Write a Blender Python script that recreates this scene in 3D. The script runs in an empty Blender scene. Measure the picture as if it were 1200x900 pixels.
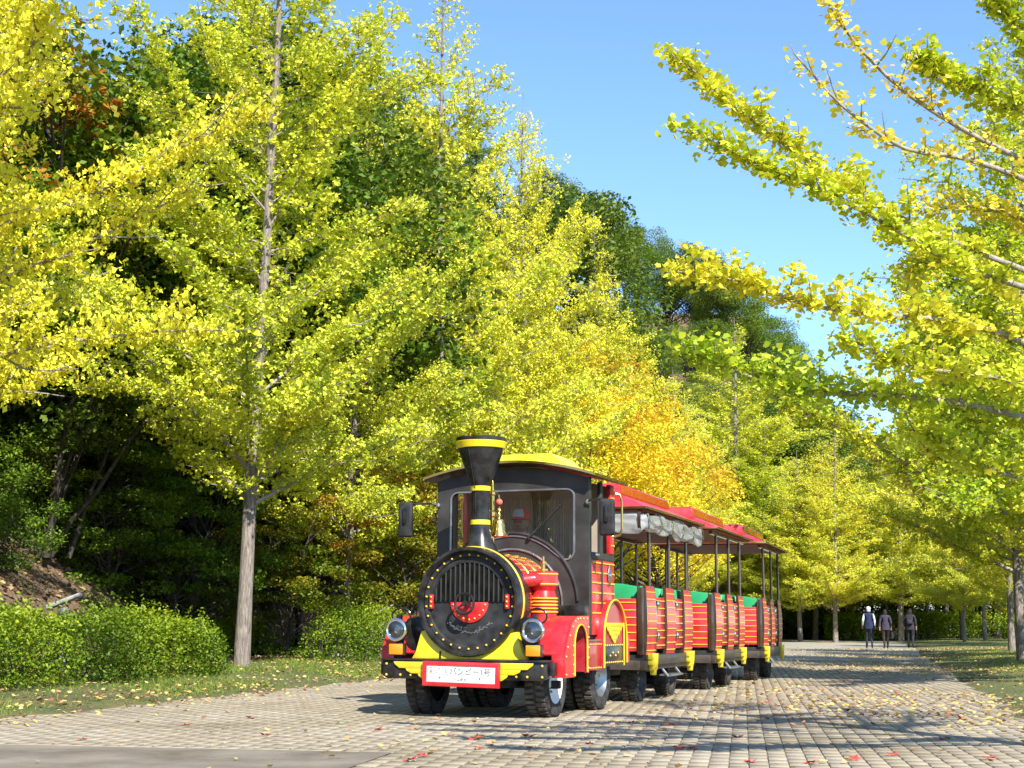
import bpy, bmesh, math, random
import numpy as np
from mathutils import Vector, Matrix

# ------------------------------------------------------------------ camera, sky, sun, exposure
scene = bpy.context.scene
C = scene.collection
R_ = math.radians
FPX = 1700.0
PITCH = math.atan(282 / FPX)
CAMH = 0.90
ROLL = R_(0.35)
cp, sp = math.cos(PITCH), math.sin(PITCH)
cr, sr = math.cos(ROLL), math.sin(ROLL)

cam_d = bpy.data.cameras.new('camera')
cam_d.sensor_width = 36
cam_d.lens = 36 * FPX / 1200
cam_d.clip_end = 3000
cam = bpy.data.objects.new('camera', cam_d)
C.objects.link(cam)
_r = Vector((1, 0, 0)); _u = Vector((0, -sp, cp)); _f = Vector((0, cp, sp))
_rr = _r * cr + _u * sr
_uu = _u * cr - _r * sr
cam.matrix_world = Matrix(((_rr.x, _uu.x, -_f.x, 0), (_rr.y, _uu.y, -_f.y, 0), (_rr.z, _uu.z, -_f.z, CAMH), (0, 0, 0, 1)))
scene.camera = cam

SUN_AZ, SUN_EL = R_(24), R_(42)           # behind the camera, to its right
sunv = Vector((math.sin(SUN_AZ) * math.cos(SUN_EL), -math.cos(SUN_AZ) * math.cos(SUN_EL), math.sin(SUN_EL)))
world = bpy.data.worlds.new('World')
scene.world = world
world.use_nodes = True
wn = world.node_tree
sky = wn.nodes.new('ShaderNodeTexSky')
sky.sky_type = 'NISHITA'
sky.sun_disc = False
sky.sun_elevation = SUN_EL
sky.sun_rotation = math.atan2(sunv.x, sunv.y)
sky.altitude = 0
sky.air_density = 1.0
sky.dust_density = 0.0
sky.ozone_density = 7.0
bg = wn.nodes['Background']
bg.inputs['Strength'].default_value = 0.15
wn.links.new(sky.outputs[0], bg.inputs['Color'])
sl = bpy.data.lights.new('sun', 'SUN')
sl.energy = 5.0
sl.angle = R_(0.53)
sl.color = (1.0, 0.955, 0.87)
so = bpy.data.objects.new('sun', sl)
C.objects.link(so)
so.rotation_euler = (-sunv).to_track_quat('-Z', 'Y').to_euler()
vs = scene.view_settings
vs.view_transform = 'Standard'
vs.look = 'None'
vs.exposure = 0.95
vs.gamma = 1
vs.use_curve_mapping = False
scene.cycles.max_bounces = 7
scene.cycles.diffuse_bounces = 3
scene.cycles.glossy_bounces = 3
scene.cycles.transmission_bounces = 4
scene.cycles.transparent_max_bounces = 8
scene.cycles.caustics_reflective = False
scene.cycles.caustics_refractive = False

rng = np.random.default_rng(7)
random.seed(7)


def ray(px, py):
    X, Y = px - 600, py - 450
    a = (X * cr + Y * sr) / FPX
    b = -(-X * sr + Y * cr) / FPX
    return np.array([a, cp - b * sp, sp + b * cp])


def at_y(px, py, y):
    d = ray(px, py)
    return np.array([0, 0, CAMH]) + d * (y / d[1])


def on_z(px, py, z=0.0):
    d = ray(px, py)
    return np.array([0, 0, CAMH]) + d * ((z - CAMH) / d[2])


def proj(p):
    x, y, z = p[0], p[1], p[2] - CAMH
    zf = y * cp + z * sp
    yu = -y * sp + z * cp
    a, b = FPX * x / zf, -FPX * yu / zf
    return 600 + a * cr - b * sr, 450 + a * sr + b * cr


# ------------------------------------------------------------------ materials
def new_mat(name):
    m = bpy.data.materials.new(name)
    m.use_nodes = True
    nt = m.node_tree
    return m, nt, nt.nodes['Principled BSDF'], nt.nodes['Material Output']


def N(nt, typ, **kw):
    n = nt.nodes.new(typ)
    for k, v in kw.items():
        setattr(n, k, v)
    return n


def ramp(nt, cols, interp='LINEAR'):
    r = nt.nodes.new('ShaderNodeValToRGB')
    el = r.color_ramp.elements
    r.color_ramp.interpolation = interp
    while len(el) < len(cols):
        el.new(0.5)
    for e, (p, c) in zip(el, cols):
        e.position = p
        e.color = (*c, 1)
    return r


def paint(name, col, rough=0.35, metal=0.0, coat=0.0, dirt=0.12, scale=9.0, bump=0.0, spec=0.5, dust=0.0):
    """painted / metal surface with slight mottling and roughness wear"""
    m, nt, p, o = new_mat(name)
    tc = N(nt, 'ShaderNodeTexCoord')
    no = N(nt, 'ShaderNodeTexNoise')
    no.inputs['Scale'].default_value = scale
    no.inputs['Detail'].default_value = 6
    nt.links.new(tc.outputs['Object'], no.inputs['Vector'])
    c0 = tuple(max(0, x * (1 - dirt) + 0.0 * dirt) for x in col)
    c1 = tuple(min(1, x * (1 - dirt * .3) + .10 * dirt) for x in col)
    r = ramp(nt, [(0.3, c0), (0.7, c1)])
    nt.links.new(no.outputs['Fac'], r.inputs['Fac'])
    if dust:
        nd = N(nt, 'ShaderNodeTexNoise'); nd.inputs['Scale'].default_value = 2.7; nd.inputs['Detail'].default_value = 9; nd.inputs['Roughness'].default_value = .68
        nt.links.new(tc.outputs['Object'], nd.inputs['Vector'])
        rd = ramp(nt, [(0.46, (0, 0, 0)), (0.78, (dust, dust, dust))]); nt.links.new(nd.outputs['Fac'], rd.inputs['Fac'])
        md = N(nt, 'ShaderNodeMix', data_type='RGBA'); nt.links.new(rd.outputs['Color'], md.inputs['Factor']); nt.links.new(r.outputs['Color'], md.inputs['A']); md.inputs['B'].default_value = (.30, .25, .18, 1)
        nt.links.new(md.outputs['Result'], p.inputs['Base Color'])
    else:
        nt.links.new(r.outputs['Color'], p.inputs['Base Color'])
    mr = N(nt, 'ShaderNodeMapRange')
    mr.inputs['To Min'].default_value = max(0.03, rough - .08)
    mr.inputs['To Max'].default_value = min(1, rough + .14)
    nt.links.new(no.outputs['Fac'], mr.inputs['Value'])
    nt.links.new(mr.outputs['Result'], p.inputs['Roughness'])
    p.inputs['Metallic'].default_value = metal
    p.inputs['Coat Weight'].default_value = coat
    p.inputs['Coat Roughness'].default_value = 0.08
    p.inputs['Specular IOR Level'].default_value = spec
    if bump:
        b = N(nt, 'ShaderNodeBump')
        b.inputs['Strength'].default_value = bump
        b.inputs['Distance'].default_value = 0.01
        n2 = N(nt, 'ShaderNodeTexNoise')
        n2.inputs['Scale'].default_value = scale * 8
        n2.inputs['Detail'].default_value = 4
        nt.links.new(tc.outputs['Object'], n2.inputs['Vector'])
        nt.links.new(n2.outputs['Fac'], b.inputs['Height'])
        nt.links.new(b.outputs['Normal'], p.inputs['Normal'])
    return m


def leaf_mat(name, cols, trans=0.38, tint=0.5, rough=0.5):
    """leaf: per-leaf colour from the 'rnd' face attribute, per-plant shift, light shining through"""
    m, nt, p, o = new_mat(name)
    at = N(nt, 'ShaderNodeAttribute', attribute_name='rnd')
    oi = N(nt, 'ShaderNodeObjectInfo')
    ad = N(nt, 'ShaderNodeMath', operation='MULTIPLY_ADD')
    nt.links.new(oi.outputs['Random'], ad.inputs[0])
    ad.inputs[1].default_value = 0.24 * tint * 2
    ad.inputs[2].default_value = -0.12 * tint * 2
    a2 = N(nt, 'ShaderNodeMath', operation='ADD')
    nt.links.new(at.outputs['Fac'], a2.inputs[0])
    nt.links.new(ad.outputs[0], a2.inputs[1])
    r = ramp(nt, cols)
    nt.links.new(a2.outputs[0], r.inputs['Fac'])
    nt.links.new(r.outputs['Color'], p.inputs['Base Color'])
    p.inputs['Roughness'].default_value = rough
    p.inputs['Specular IOR Level'].default_value = 0.3
    t = N(nt, 'ShaderNodeBsdfTranslucent')
    nt.links.new(r.outputs['Color'], t.inputs['Color'])
    mx = N(nt, 'ShaderNodeMixShader')
    mx.inputs[0].default_value = trans
    nt.links.new(p.outputs[0], mx.inputs[1])
    nt.links.new(t.outputs[0], mx.inputs[2])
    nt.links.new(mx.outputs[0], o.inputs['Surface'])
    return m


def bark_mat(name, dark, light, scale=6):
    m, nt, p, o = new_mat(name)
    tc = N(nt, 'ShaderNodeTexCoord')
    mp = N(nt, 'ShaderNodeMapping')
    mp.inputs['Scale'].default_value = (scale * 3, scale * 3, scale * .55)
    nt.links.new(tc.outputs['Object'], mp.inputs['Vector'])
    no = N(nt, 'ShaderNodeTexNoise')
    no.inputs['Scale'].default_value = 1.6
    no.inputs['Detail'].default_value = 8
    no.inputs['Roughness'].default_value = 0.65
    nt.links.new(mp.outputs[0], no.inputs['Vector'])
    r = ramp(nt, [(0.32, dark), (0.55, tuple((a + b) / 2 for a, b in zip(dark, light))), (0.72, light)])
    nt.links.new(no.outputs['Fac'], r.inputs['Fac'])
    nt.links.new(r.outputs['Color'], p.inputs['Base Color'])
    p.inputs['Roughness'].default_value = 0.9
    b = N(nt, 'ShaderNodeBump')
    b.inputs['Strength'].default_value = 0.8
    b.inputs['Distance'].default_value = 0.03
    nt.links.new(no.outputs['Fac'], b.inputs['Height'])
    nt.links.new(b.outputs['Normal'], p.inputs['Normal'])
    return m


M = {}
M['red'] = paint('red_paint', (0.62, 0.008, 0.014), .30, coat=.35, dirt=.2, dust=.16)
M['darkred'] = paint('dark_red_paint', (0.40, 0.008, 0.022), .3, coat=.3, dirt=.2, dust=.18)
M['black'] = paint('black_paint', (0.006, 0.0056, 0.005), .24, coat=.10, dirt=.3, spec=.3, dust=.03)
M['flatblack'] = paint('matt_black', (0.010, 0.010, 0.010), .6, dirt=.3, spec=.3)
M['void'] = paint('dark_interior', (0.003, 0.003, 0.003), .9, spec=.05)
M['cabgrey'] = paint('cab_charcoal_paint', (0.025, 0.0235, 0.0195), .45, coat=.05, dirt=.25, scale=4, dust=.05, spec=.35)
M['yellow'] = paint('yellow_paint', (0.84, 0.65, 0.005), .38, coat=.2, dirt=.2, dust=.2)
M['gold'] = paint('gold_line_paint', (0.86, 0.50, 0.03), .35)
M['brass'] = paint('polished_brass', (0.80, 0.55, 0.17), .2, metal=1.0, dirt=.25)
M['chrome'] = paint('chrome', (0.75, 0.75, 0.74), .12, metal=1.0)
M['steel'] = paint('dull_steel', (0.42, 0.42, 0.41), .38, metal=.9, dirt=.3)
M['white'] = paint('white_paint', (0.78, 0.78, 0.75), .45, dirt=.1)
M['board'] = paint('white_sign_board', (0.80, 0.79, 0.75), .5, dirt=.06)
M['ink'] = paint('sign_ink_black', (0.10, 0.10, 0.12), .6)
M['inkred'] = paint('sign_ink_red', (0.75, 0.12, 0.08), .6)
M['orange'] = paint('amber_lens', (0.90, 0.27, 0.0), .15, coat=.6)
M['green'] = paint('green_seat_vinyl', (0.02, 0.33, 0.12), .38, dirt=.1)
M['tyre'] = paint('tyre_rubber', (0.030, 0.027, 0.024), .85, dirt=.5, scale=14, bump=.3, spec=.15)
M['tyredust'] = paint('dusty_tyre_tread', (0.060, 0.048, 0.036), .92, dirt=.5, scale=18, bump=.4, spec=.1, dust=.5)
M['beige'] = paint('cab_lining', (0.42, 0.35, 0.27), .7, dirt=.2)
M['brown'] = paint('brown_frame_paint', (0.05, 0.034, 0.022), .5, coat=.1, dirt=.3, spec=.3)
M['bone'] = paint('gloss_dark_brown', (0.05, 0.028, 0.016), .2, coat=.7)
M['stone'] = paint('pale_stone', (0.42, 0.41, 0.38), .85, dirt=.35, scale=14, bump=.5)
M['skin'] = paint('skin', (0.36, 0.20, 0.13), .55, dirt=.1)
M['lining'] = paint('roof_lining_red', (0.30, 0.035, 0.03), .5)


def glass_mat(name, tint, refl=.12, rough=.02):
    m, nt, p, o = new_mat(name)
    nt.nodes.remove(p)
    tr = N(nt, 'ShaderNodeBsdfTransparent')
    tr.inputs[0].default_value = (*tint, 1)
    gl = N(nt, 'ShaderNodeBsdfGlossy')
    gl.inputs['Roughness'].default_value = rough
    fr = N(nt, 'ShaderNodeFresnel')
    fr.inputs['IOR'].default_value = 1.5
    ad = N(nt, 'ShaderNodeMath', operation='MULTIPLY_ADD')
    nt.links.new(fr.outputs[0], ad.inputs[0])
    ad.inputs[1].default_value = 1.0
    ad.inputs[2].default_value = refl
    mx = N(nt, 'ShaderNodeMixShader')
    nt.links.new(ad.outputs[0], mx.inputs[0])
    nt.links.new(tr.outputs[0], mx.inputs[1])
    nt.links.new(gl.outputs[0], mx.inputs[2])
    nt.links.new(mx.outputs[0], o.inputs['Surface'])
    return m


M['glass'] = glass_mat('windscreen_glass', (0.90, 0.89, 0.86), .03)
M['lens'] = glass_mat('lamp_glass', (0.85, 0.85, 0.85), .10, .1)
M['plastic'] = None
_m, _nt, _p, _o = new_mat('clear_vinyl_sheet')
_p.inputs['Base Color'].default_value = (0.46, 0.47, 0.46, 1)
_p.inputs['Roughness'].default_value = .10
_p.inputs['Coat Weight'].default_value = .5
_tr = N(_nt, 'ShaderNodeBsdfTransparent')
_mx = N(_nt, 'ShaderNodeMixShader')
_mx.inputs[0].default_value = .40
_nt.links.new(_p.outputs[0], _mx.inputs[1])
_nt.links.new(_tr.outputs[0], _mx.inputs[2])
_nt.links.new(_mx.outputs[0], _o.inputs['Surface'])
M['plastic'] = _m

# leaves ---------------------------------------------------------------
GINK = [(0.0, (0.36, 0.46, 0.05)), (0.30, (0.60, 0.66, 0.055)), (0.62, (0.82, 0.79, 0.07)), (0.88, (0.90, 0.78, 0.08)), (1.0, (0.84, 0.60, 0.08))]
M['ginkgo'] = leaf_mat('ginkgo_leaf_yellow', GINK, .33)
M['ginkgo_gold'] = leaf_mat('ginkgo_leaf_gold', [(0.0, (0.48, 0.54, 0.04)), (0.3, (0.72, 0.72, 0.05)), (0.62, (0.88, 0.82, 0.06)), (1.0, (0.90, 0.72, 0.07))], .33)
M['ginkgo_green'] = leaf_mat('ginkgo_leaf_lime', [(0.0, (0.28, 0.42, 0.03)), (0.4, (0.54, 0.63, 0.035)), (0.72, (0.80, 0.75, 0.05)), (1.0, (0.88, 0.68, 0.09))], .40)
M['evergreen'] = leaf_mat('evergreen_leaf', [(0.0, (0.05, 0.09, 0.01)), (0.5, (0.145, 0.21, 0.022)), (1.0, (0.30, 0.34, 0.03))], .36)
M['midgreen'] = leaf_mat('mid_green_leaf', [(0.0, (0.055, 0.11, 0.008)), (0.5, (0.14, 0.235, 0.016)), (1.0, (0.28, 0.34, 0.02))], .34)
M['pine'] = leaf_mat('pine_needle', [(0.0, (0.04, 0.075, 0.01)), (0.5, (0.10, 0.16, 0.02)), (1.0, (0.20, 0.25, 0.03))], .25)
M['chestnut'] = leaf_mat('horse_chestnut_leaf', [(0.0, (0.05, 0.12, 0.01)), (0.5, (0.14, 0.22, 0.015)), (0.75, (0.30, 0.28, 0.02)), (0.9, (0.48, 0.22, 0.02)), (1.0, (0.40, 0.11, 0.01))], .35)
M['maple'] = leaf_mat('turning_maple_leaf', [(0.0, (0.05, 0.12, 0.01)), (0.4, (0.17, 0.22, 0.012)), (0.7, (0.36, 0.24, 0.015)), (1.0, (0.34, 0.09, 0.012))], .38)
M['amber'] = leaf_mat('amber_leaf', [(0.0, (0.62, 0.60, 0.03)), (0.45, (0.84, 0.70, 0.03)), (0.75, (0.86, 0.56, 0.03)), (1.0, (0.62, 0.28, 0.02))], .35)
M['russet'] = leaf_mat('russet_leaf', [(0.0, (0.06, 0.07, 0.01)), (0.5, (0.17, 0.09, 0.014)), (1.0, (0.24, 0.07, 0.012))], .3)
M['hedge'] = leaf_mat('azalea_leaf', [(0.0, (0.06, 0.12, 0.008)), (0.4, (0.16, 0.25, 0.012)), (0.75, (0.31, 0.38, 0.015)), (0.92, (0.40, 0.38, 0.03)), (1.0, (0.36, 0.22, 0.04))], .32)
M['grass'] = leaf_mat('grass_blade', [(0.0, (0.07, 0.17, 0.012)), (0.6, (0.17, 0.30, 0.02)), (1.0, (0.36, 0.34, 0.07))], .3)
M['litter'] = leaf_mat('fallen_leaf', [(0.0, (0.56, 0.42, 0.10)), (0.4, (0.60, 0.42, 0.16)), (0.65, (0.46, 0.27, 0.12)), (0.82, (0.36, 0.15, 0.08)), (1.0, (0.20, 0.10, 0.05))], .1, tint=0.0, rough=.7)
M['redleaf'] = leaf_mat('fallen_red_leaf', [(0.0, (0.50, 0.03, 0.05)), (0.6, (0.55, 0.10, 0.07)), (1.0, (0.42, 0.14, 0.05))], .1, tint=1.0, rough=.6)
M['bark'] = bark_mat('ginkgo_bark', (0.085, 0.068, 0.055), (0.40, 0.34, 0.29))
M['darkbark'] = bark_mat('dark_bark', (0.025, 0.02, 0.016), (0.11, 0.09, 0.07))
M['twig'] = bark_mat('pale_twig', (0.22, 0.18, 0.14), (0.46, 0.41, 0.35))


# ------------------------------------------------------------------ object helpers
def link(name, data, parent=None):
    o = bpy.data.objects.new(name, data)
    C.objects.link(o)
    if parent is not None:
        o.parent = parent
    return o


def tag(o, label=None, cat=None, group=None, kind=None):
    if label: o['label'] = label
    if cat: o['category'] = cat
    if group: o['group'] = group
    if kind: o['kind'] = kind
    return o


def empty(name, loc, rz=0.0, label=None, cat=None, group=None):
    o = link(name, None)
    o.empty_display_size = .3
    o.location = loc
    o.rotation_euler = (0, 0, rz)
    return tag(o, label, cat, group)


def np_mesh(name, V, F, rnd=None, smooth=False):
    """fast mesh from arrays: V (n,3), F (m,k)"""
    V = np.asarray(V, np.float32)
    F = np.asarray(F, np.int32)
    me = bpy.data.meshes.new(name)
    me.vertices.add(len(V))
    me.vertices.foreach_set('co', V.ravel())
    k = F.shape[1]
    me.loops.add(F.size)
    me.loops.foreach_set('vertex_index', F.ravel())
    me.polygons.add(len(F))
    me.polygons.foreach_set('loop_start', np.arange(0, F.size, k, dtype=np.int32))
    if smooth:
        me.polygons.foreach_set('use_smooth', np.ones(len(F), bool))
    if rnd is not None:
        a = me.attributes.new('rnd', 'FLOAT', 'FACE')
        a.data.foreach_set('value', np.asarray(rnd, np.float32))
    me.update(calc_edges=True)
    return me


class MB:
    """collects shapes into one mesh"""
    def __init__(self):
        self.v = []; self.f = []

    def add(self, vs, fs):
        b = len(self.v)
        self.v += [tuple(map(float, p)) for p in vs]
        self.f += [tuple(b + i for i in f) for f in fs]
        return self

    def box(self, x0, x1, y0, y1, z0, z1):
        return self.add([(x0, y0, z0), (x1, y0, z0), (x1, y1, z0), (x0, y1, z0), (x0, y0, z1), (x1, y0, z1), (x1, y1, z1), (x0, y1, z1)],
                        [(0, 3, 2, 1), (4, 5, 6, 7), (0, 1, 5, 4), (1, 2, 6, 5), (2, 3, 7, 6), (3, 0, 4, 7)])

    def prism(self, pts, axis, a0, a1):
        """outline pts (2D) extruded along axis 'x','y','z' from a0 to a1"""
        def P(p, a):
            return {'x': (a, p[0], p[1]), 'y': (p[0], a, p[1]), 'z': (p[0], p[1], a)}[axis]
        n = len(pts)
        vs = [P(p, a0) for p in pts] + [P(p, a1) for p in pts]
        fs = [tuple(range(n))[::-1], tuple(range(n, 2 * n))] + [(i, (i + 1) % n, n + (i + 1) % n, n + i) for i in range(n)]
        return self.add(vs, fs)

    def lathe(self, prof, cen, axis='z', n=32, a0=0.0, a1=2 * math.pi, cap=True):
        """prof: list of (r, h) along axis"""
        full = abs(a1 - a0 - 2 * math.pi) < 1e-6
        m = n if full else n + 1
        vs = []
        for r, h in prof:
            for i in range(m):
                t = a0 + (a1 - a0) * i / n
                c, s = r * math.cos(t), r * math.sin(t)
                vs.append({'z': (cen[0] + c, cen[1] + s, cen[2] + h), 'y': (cen[0] + c, cen[1] + h, cen[2] + s), 'x': (cen[0] + h, cen[1] + c, cen[2] + s)}[axis])
        fs = []
        for j in range(len(prof) - 1):
            for i in range(n):
                i2 = (i + 1) % m
                fs.append((j * m + i, j * m + i2, (j + 1) * m + i2, (j + 1) * m + i))
        if cap and full:
            if prof[0][0] > 1e-5: fs.append(tuple(range(m))[::-1])
            if prof[-1][0] > 1e-5: fs.append(tuple(range((len(prof) - 1) * m, len(prof) * m)))
        return self.add(vs, fs)

    def tube(self, pts, r, n=8, closed=False, cap=True):
        pts = [Vector(p) for p in pts]
        k = len(pts)
        rs = r if isinstance(r, (list, tuple)) else [r] * k
        vs = []
        ref = None
        for i, p in enumerate(pts):
            if closed:
                t = (pts[(i + 1) % k] - pts[i - 1])
            else:
                t = pts[min(i + 1, k - 1)] - pts[max(i - 1, 0)]
            t.normalize()
            if ref is None:
                ref = Vector((0, 0, 1)) if abs(t.z) < .9 else Vector((1, 0, 0))
            a = (ref - t * ref.dot(t)).normalized()
            ref = a
            b = t.cross(a)
            for j in range(n):
                an = 2 * math.pi * j / n
                vs.append(p + (a * math.cos(an) + b * math.sin(an)) * rs[i])
        fs = []
        for i in range(k if closed else k - 1):
            i2 = (i + 1) % k
            for j in range(n):
                j2 = (j + 1) % n
                fs.append((i * n + j, i * n + j2, i2 * n + j2, i2 * n + j))
        if not closed and cap:
            fs.append(tuple(range(n))[::-1]); fs.append(tuple(range((k - 1) * n, k * n)))
        return self.add(vs, fs)

    def ball(self, c, r, n=8):
        k = n // 2
        prof = [(max(1e-6, r * math.sin(math.pi * i / k)), -r * math.cos(math.pi * i / k)) for i in range(k + 1)]
        return self.lathe(prof, c, 'z', n, cap=False)

    def loft(self, loops, cap=True, closed=True):
        n = len(loops[0])
        vs = [p for L in loops for p in L]
        fs = []
        for j in range(len(loops) - 1):
            for i in range(n if closed else n - 1):
                i2 = (i + 1) % n
                fs.append((j * n + i, j * n + i2, (j + 1) * n + i2, (j + 1) * n + i))
        if cap and closed:
            fs.append(tuple(range(n))[::-1]); fs.append(tuple(range((len(loops) - 1) * n, len(loops) * n)))
        return self.add(vs, fs)

    def ringplate(self, outer, inner, axis, a0, a1):
        """plate with a hole: outer and inner 2D loops of equal count, thickness a0..a1 along axis"""
        def P(p, a):
            return {'x': (a, p[0], p[1]), 'y': (p[0], a, p[1]), 'z': (p[0], p[1], a)}[axis]
        n = len(outer)
        vs = [P(p, a0) for p in outer] + [P(p, a0) for p in inner] + [P(p, a1) for p in outer] + [P(p, a1) for p in inner]
        fs = []
        for i in range(n):
            j = (i + 1) % n
            fs += [(i, j, n + j, n + i), (2 * n + i, 3 * n + i, 3 * n + j, 2 * n + j), (i, 2 * n + i, 2 * n + j, j), (n + i, n + j, 3 * n + j, 3 * n + i)]
        return self.add(vs, fs)

    def build(self, name, mat, parent=None, bevel=0.0, seg=2, smooth=True, kind=None, fix=True):
        bm = bmesh.new()
        bv = [bm.verts.new(p) for p in self.v]
        for f in self.f:
            try:
                bm.faces.new([bv[i] for i in f])
            except ValueError:
                pass
        if fix:
            bmesh.ops.recalc_face_normals(bm, faces=bm.faces)
        if bevel:
            es = [e for e in bm.edges if len(e.link_faces) == 2 and e.calc_face_angle(0) > R_(28)]
            bmesh.ops.bevel(bm, geom=es, offset=bevel, segments=seg, affect='EDGES', profile=.5, clamp_overlap=True)
        me = bpy.data.meshes.new(name)
        bm.to_mesh(me); bm.free()
        me.materials.append(M[mat] if isinstance(mat, str) else mat)
        if smooth:
            me.polygons.foreach_set('use_smooth', np.ones(len(me.polygons), bool))
            me.set_sharp_from_angle(angle=R_(32))
        o = link(name, me, parent)
        if kind: o['kind'] = kind
        return o


def copy_tree(o, parent=None):
    c = o.copy()
    C.objects.link(c)
    c.parent = parent
    for ch in list(o.children):
        copy_tree(ch, c)
    return c


def arc(cx, cy, r, a0, a1, n):
    return [(cx + r * math.cos(R_(a0 + (a1 - a0) * i / n)), cy + r * math.sin(R_(a0 + (a1 - a0) * i / n))) for i in range(n + 1)]


def smooth01(t):
    t = np.clip(t, 0, 1)
    return t * t * (3 - 2 * t)

# ------------------------------------------------------------------ the lie of the land
E0 = np.array([-4.67, 13.63]); DR = np.array([0.2434, 0.9699]); NL = np.array([-0.9699, 0.2434])
ROADW = 9.1


def st(x, y):
    dx, dy = x - E0[0], y - E0[1]
    return dx * NL[0] + dy * NL[1], dx * DR[0] + dy * DR[1]


def xy(s, t):
    p = E0 + t * DR + s * NL
    return p[0], p[1]


def wob(x, y):
    return (np.sin(x * .71 + y * .33) + np.sin(x * .23 - y * .57 + 1.3) + np.sin(x * 1.37 + y * 1.11 + 2.1) * .5 + np.sin(-x * 2.3 + y * 1.9) * .25) / 2.75


def hz(x, y):
    x = np.asarray(x, float); y = np.asarray(y, float)
    s, t = st(x, y)
    w = wob(x, y)
    verge = 0.03 + 0.14 * smooth01(s / 2.6) + .012 * w * smooth01(s / .6)
    foot = 4.6 + 3.4 * np.exp(-((t - 22) / 6.5) ** 2) + .5 * w
    h = np.maximum(0, s - foot)
    left = verge + 16 * (1 - np.exp(-h * .85 / 16)) * smooth01(h / 1.5) + .25 * w * smooth01(h / 2)
    far = .52 * np.maximum(0, y - 104) * smooth01((0.20 * y - x) / 12 + .3)
    far = np.minimum(far, 42)
    right = 0.03 + 0.10 * smooth01((-s - ROADW) / 2.5) + .015 * w
    inroad = (s <= 0) & (s >= -ROADW) & (t < 88)
    z = np.where(s > 0, left, np.where(s < -ROADW, right, .02 + 0 * s))
    z = np.where(inroad, -0.06, z)
    return np.maximum(z, np.where(y > 104, far + .05, -1))


def hz1(x, y):
    return float(hz(x, y))


gx = np.concatenate([np.arange(-260, -40, 10), np.arange(-40, -12, 1.0), np.arange(-12, 20, .4), np.arange(20, 50, 1.5), np.arange(50, 301, 12)])
gy = np.concatenate([np.arange(-120, -4, 8), np.arange(-4, 8, 1.0), np.arange(8, 44, .4), np.arange(44, 130, 1.5), np.arange(130, 420, 10)])
GX, GY = np.meshgrid(gx, gy)
GZ = hz(GX, GY)
V = np.stack([GX, GY, GZ], -1).reshape(-1, 3)
nx, ny = len(gx), len(gy)
ii = (np.arange(ny - 1)[:, None] * nx + np.arange(nx - 1)[None]).ravel()
F = np.stack([ii, ii + 1, ii + nx + 1, ii + nx], 1)
gme = np_mesh('ground', V, F, smooth=True)
S_, T_ = st(GX, GY)
hillw = smooth01((S_ - 3.5) / 2.5) + smooth01((GY - 104) / 6)
att = gme.attributes.new('hill', 'FLOAT', 'POINT')
att.data.foreach_set('value', np.clip(hillw, 0, 1).astype(np.float32).ravel())
m, nt, p, o = new_mat('ground_soil_and_turf')
tc = N(nt, 'ShaderNodeTexCoord')
n1 = N(nt, 'ShaderNodeTexNoise'); n1.inputs['Scale'].default_value = 1.1; n1.inputs['Detail'].default_value = 8
n2 = N(nt, 'ShaderNodeTexNoise'); n2.inputs['Scale'].default_value = 14; n2.inputs['Detail'].default_value = 8; n2.inputs['Roughness'].default_value = .7
for n in (n1, n2): nt.links.new(tc.outputs['Object'], n.inputs['Vector'])
r1 = ramp(nt, [(0.35, (0.14, 0.11, 0.055)), (0.5, (0.12, 0.15, 0.035)), (0.65, (0.20, 0.16, 0.06))])
r2 = ramp(nt, [(0.3, (0.06, 0.042, 0.025)), (0.5, (0.19, 0.125, 0.07)), (0.62, (0.30, 0.20, 0.12)), (0.75, (0.12, 0.12, 0.04))])
nt.links.new(n1.outputs['Fac'], r1.inputs['Fac']); nt.links.new(n2.outputs['Fac'], r2.inputs['Fac'])
ah = N(nt, 'ShaderNodeAttribute', attribute_name='hill')
mx = N(nt, 'ShaderNodeMix', data_type='RGBA')
nt.links.new(ah.outputs['Fac'], mx.inputs['Factor']); nt.links.new(r1.outputs['Color'], mx.inputs['A']); nt.links.new(r2.outputs['Color'], mx.inputs['B'])
m2 = N(nt, 'ShaderNodeMix', data_type='RGBA', blend_type='MULTIPLY'); m2.inputs['Factor'].default_value = .55
r3 = ramp(nt, [(0.3, (0.45, 0.45, 0.45)), (0.7, (1, 1, 1))]); nt.links.new(n2.outputs['Fac'], r3.inputs['Fac'])
nt.links.new(mx.outputs['Result'], m2.inputs['A']); nt.links.new(r3.outputs['Color'], m2.inputs['B'])
nt.links.new(m2.outputs['Result'], p.inputs['Base Color'])
p.inputs['Roughness'].default_value = .95
bp = N(nt, 'ShaderNodeBump'); bp.inputs['Strength'].default_value = .9; bp.inputs['Distance'].default_value = .06
nt.links.new(n2.outputs['Fac'], bp.inputs['Height']); nt.links.new(bp.outputs['Normal'], p.inputs['Normal'])
gme.materials.append(m)
ground = tag(link('ground', gme), 'grassy verge and leaf-strewn hillside ground', kind='structure')


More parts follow.
